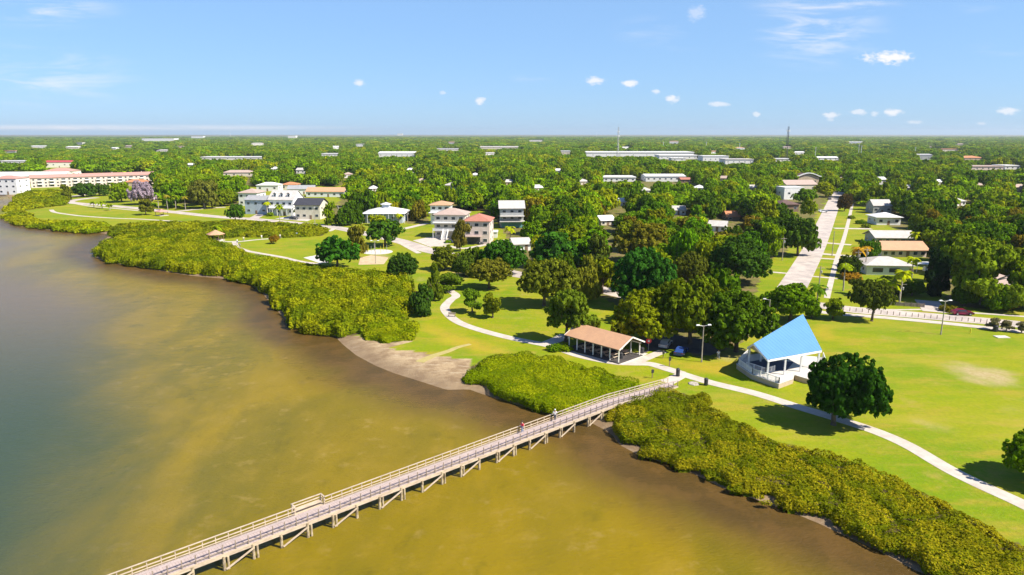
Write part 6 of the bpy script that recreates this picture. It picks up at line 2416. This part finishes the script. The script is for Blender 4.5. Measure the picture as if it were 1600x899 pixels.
# poles on the splash pad
for k in range(6):
    a_ = k * 1.05
    o = MB().tube((0, 0, 0), (0, 0, 2.6), .09, .07, 6).mesh('water_pole', flat_mat('pole_yellow', (.7, .55, .05)) if k % 2 else M['steel'])
    o = link('water_pole', o, None, (cc.x + 3.4 * math.cos(a_), cc.y + 3.4 * math.sin(a_), .05))
    meta(o, ('yellow' if k % 2 else 'grey') + ' slim pole standing on the round splash pad', 'pole', ('yellow' if k % 2 else 'grey') + ' poles on the splash pad')


# ------------------------------------------------------------------ shrubs
def shrub(px, py, r_, h, tint, label, group=None):
    g = at(px, py)
    root = empty('shrub', g, random.uniform(0, 6), label, 'shrub', group)
    c = link('foliage', CROWN['round', random.randrange(2), 2 if g.y > 250 else 1], root, (0, 0, -.15 * h), (r_, r_, h * 1.1))
    c.color = (*PAL[tint], 1)
    link('stem', TRUNK[0], root, scale=(r_ * .7, r_ * .7, h * .6))


for (px, py, r_, h, tint, lab) in [(1331, 437, 3.2, 2.0, 'orange', 'orange shrub beside the sidewalk left of the low white house'), (1480, 486, 2.2, 1.6, 'brown', 'brownish shrub by the drive near the maroon car'),
                                  (1567, 481, 3.0, 2.2, 'orange', 'rusty shrub on the right roadside lawn'), (1416, 432, 1.8, 1.6, 'bright', 'bright shrub at the right corner of the low white house'),
                                  (866, 548, 1.8, 1.3, 'green', 'small shrub at the left end of the picnic pavilion'), (884, 548, 1.5, 1.2, 'mid', 'shrub touching the left post of the pavilion'),
                                  (498, 340, 1.8, 2.2, 'yellow', 'yellow shrub at the wall of the black roofed house'), (422, 338, 2.0, 2.2, 'mid', 'shrub between the blue grey and dormer houses'),
                                  (700, 380, 1.6, 1.4, 'bright', 'shrub on the lawn in front of the cream house'), (689, 368, 2.6, 4.0, 'dark', 'dark tall shrub at the left corner of the cream house'),
                                  (1344, 350, 2.6, 2.2, 'green', 'green round shrub in front of the white hip roofed house'), (1353, 356, 2.2, 2.0, 'olive', 'olive shrub by the long driveway'),
                                  (1330, 342, 2.0, 1.8, 'olive', 'olive shrub beside the sidewalk up the street'), (75, 319, 2.5, 3.2, 'dark', 'dark lone shrub in the far left mangroves'),
                                  (240, 322, 2.4, 2.0, 'bright', 'bright shrub under the purple jacaranda')]:
    shrub(px, py, r_, h, tint, lab)

# ------------------------------------------------------------------ telling look-alikes apart by their place in the row
ORD = ['leftmost', 'second from the left', 'third from the left', 'fourth from the left', 'fifth from the left', 'sixth from the left', 'seventh from the left', 'eighth from the left',
       'ninth from the left', 'tenth from the left', 'eleventh from the left', 'twelfth from the left', 'thirteenth from the left', 'fourteenth from the left', 'fifteenth from the left']
rows_ = {}
for o in bpy.data.objects:
    if o.parent is None and o.get('label') and o.get('group') and o.get('category') in ('tree', 'building', 'house', 'picnic table', 'pole'):
        rows_.setdefault(o['label'], []).append(o)
for lab, os_ in rows_.items():
    os_.sort(key=lambda o: proj(o.location.x, o.location.y, 0)[0])
    if 1 < len(os_) <= len(ORD):
        for i, o in enumerate(os_):
            o['label'] = '%s, %s' % (lab, ORD[i])

# ------------------------------------------------------------------ air
hz = MB()
hz.box((0, 6900, 60), (26000, 14600, 131))
hm = bpy.data.materials.new('haze')
hm.use_nodes = True
ht = NT(hm.node_tree)
for n in list(hm.node_tree.nodes):
    hm.node_tree.nodes.remove(n)
ho = ht.n('ShaderNodeOutputMaterial')
hp_ = ht.n('ShaderNodeVolumePrincipled')
hp_.inputs['Color'].default_value = (.80, .90, 1.0, 1)
hp_.inputs['Density'].default_value = HAZE_DENSITY
hp_.inputs['Anisotropy'].default_value = 0.2
ht.l(hp_.outputs[0], ho.inputs['Volume'])
hobj = hz.build('haze', hm)
meta(hobj, 'thin bluish air over the far plain', 'haze', kind='stuff')
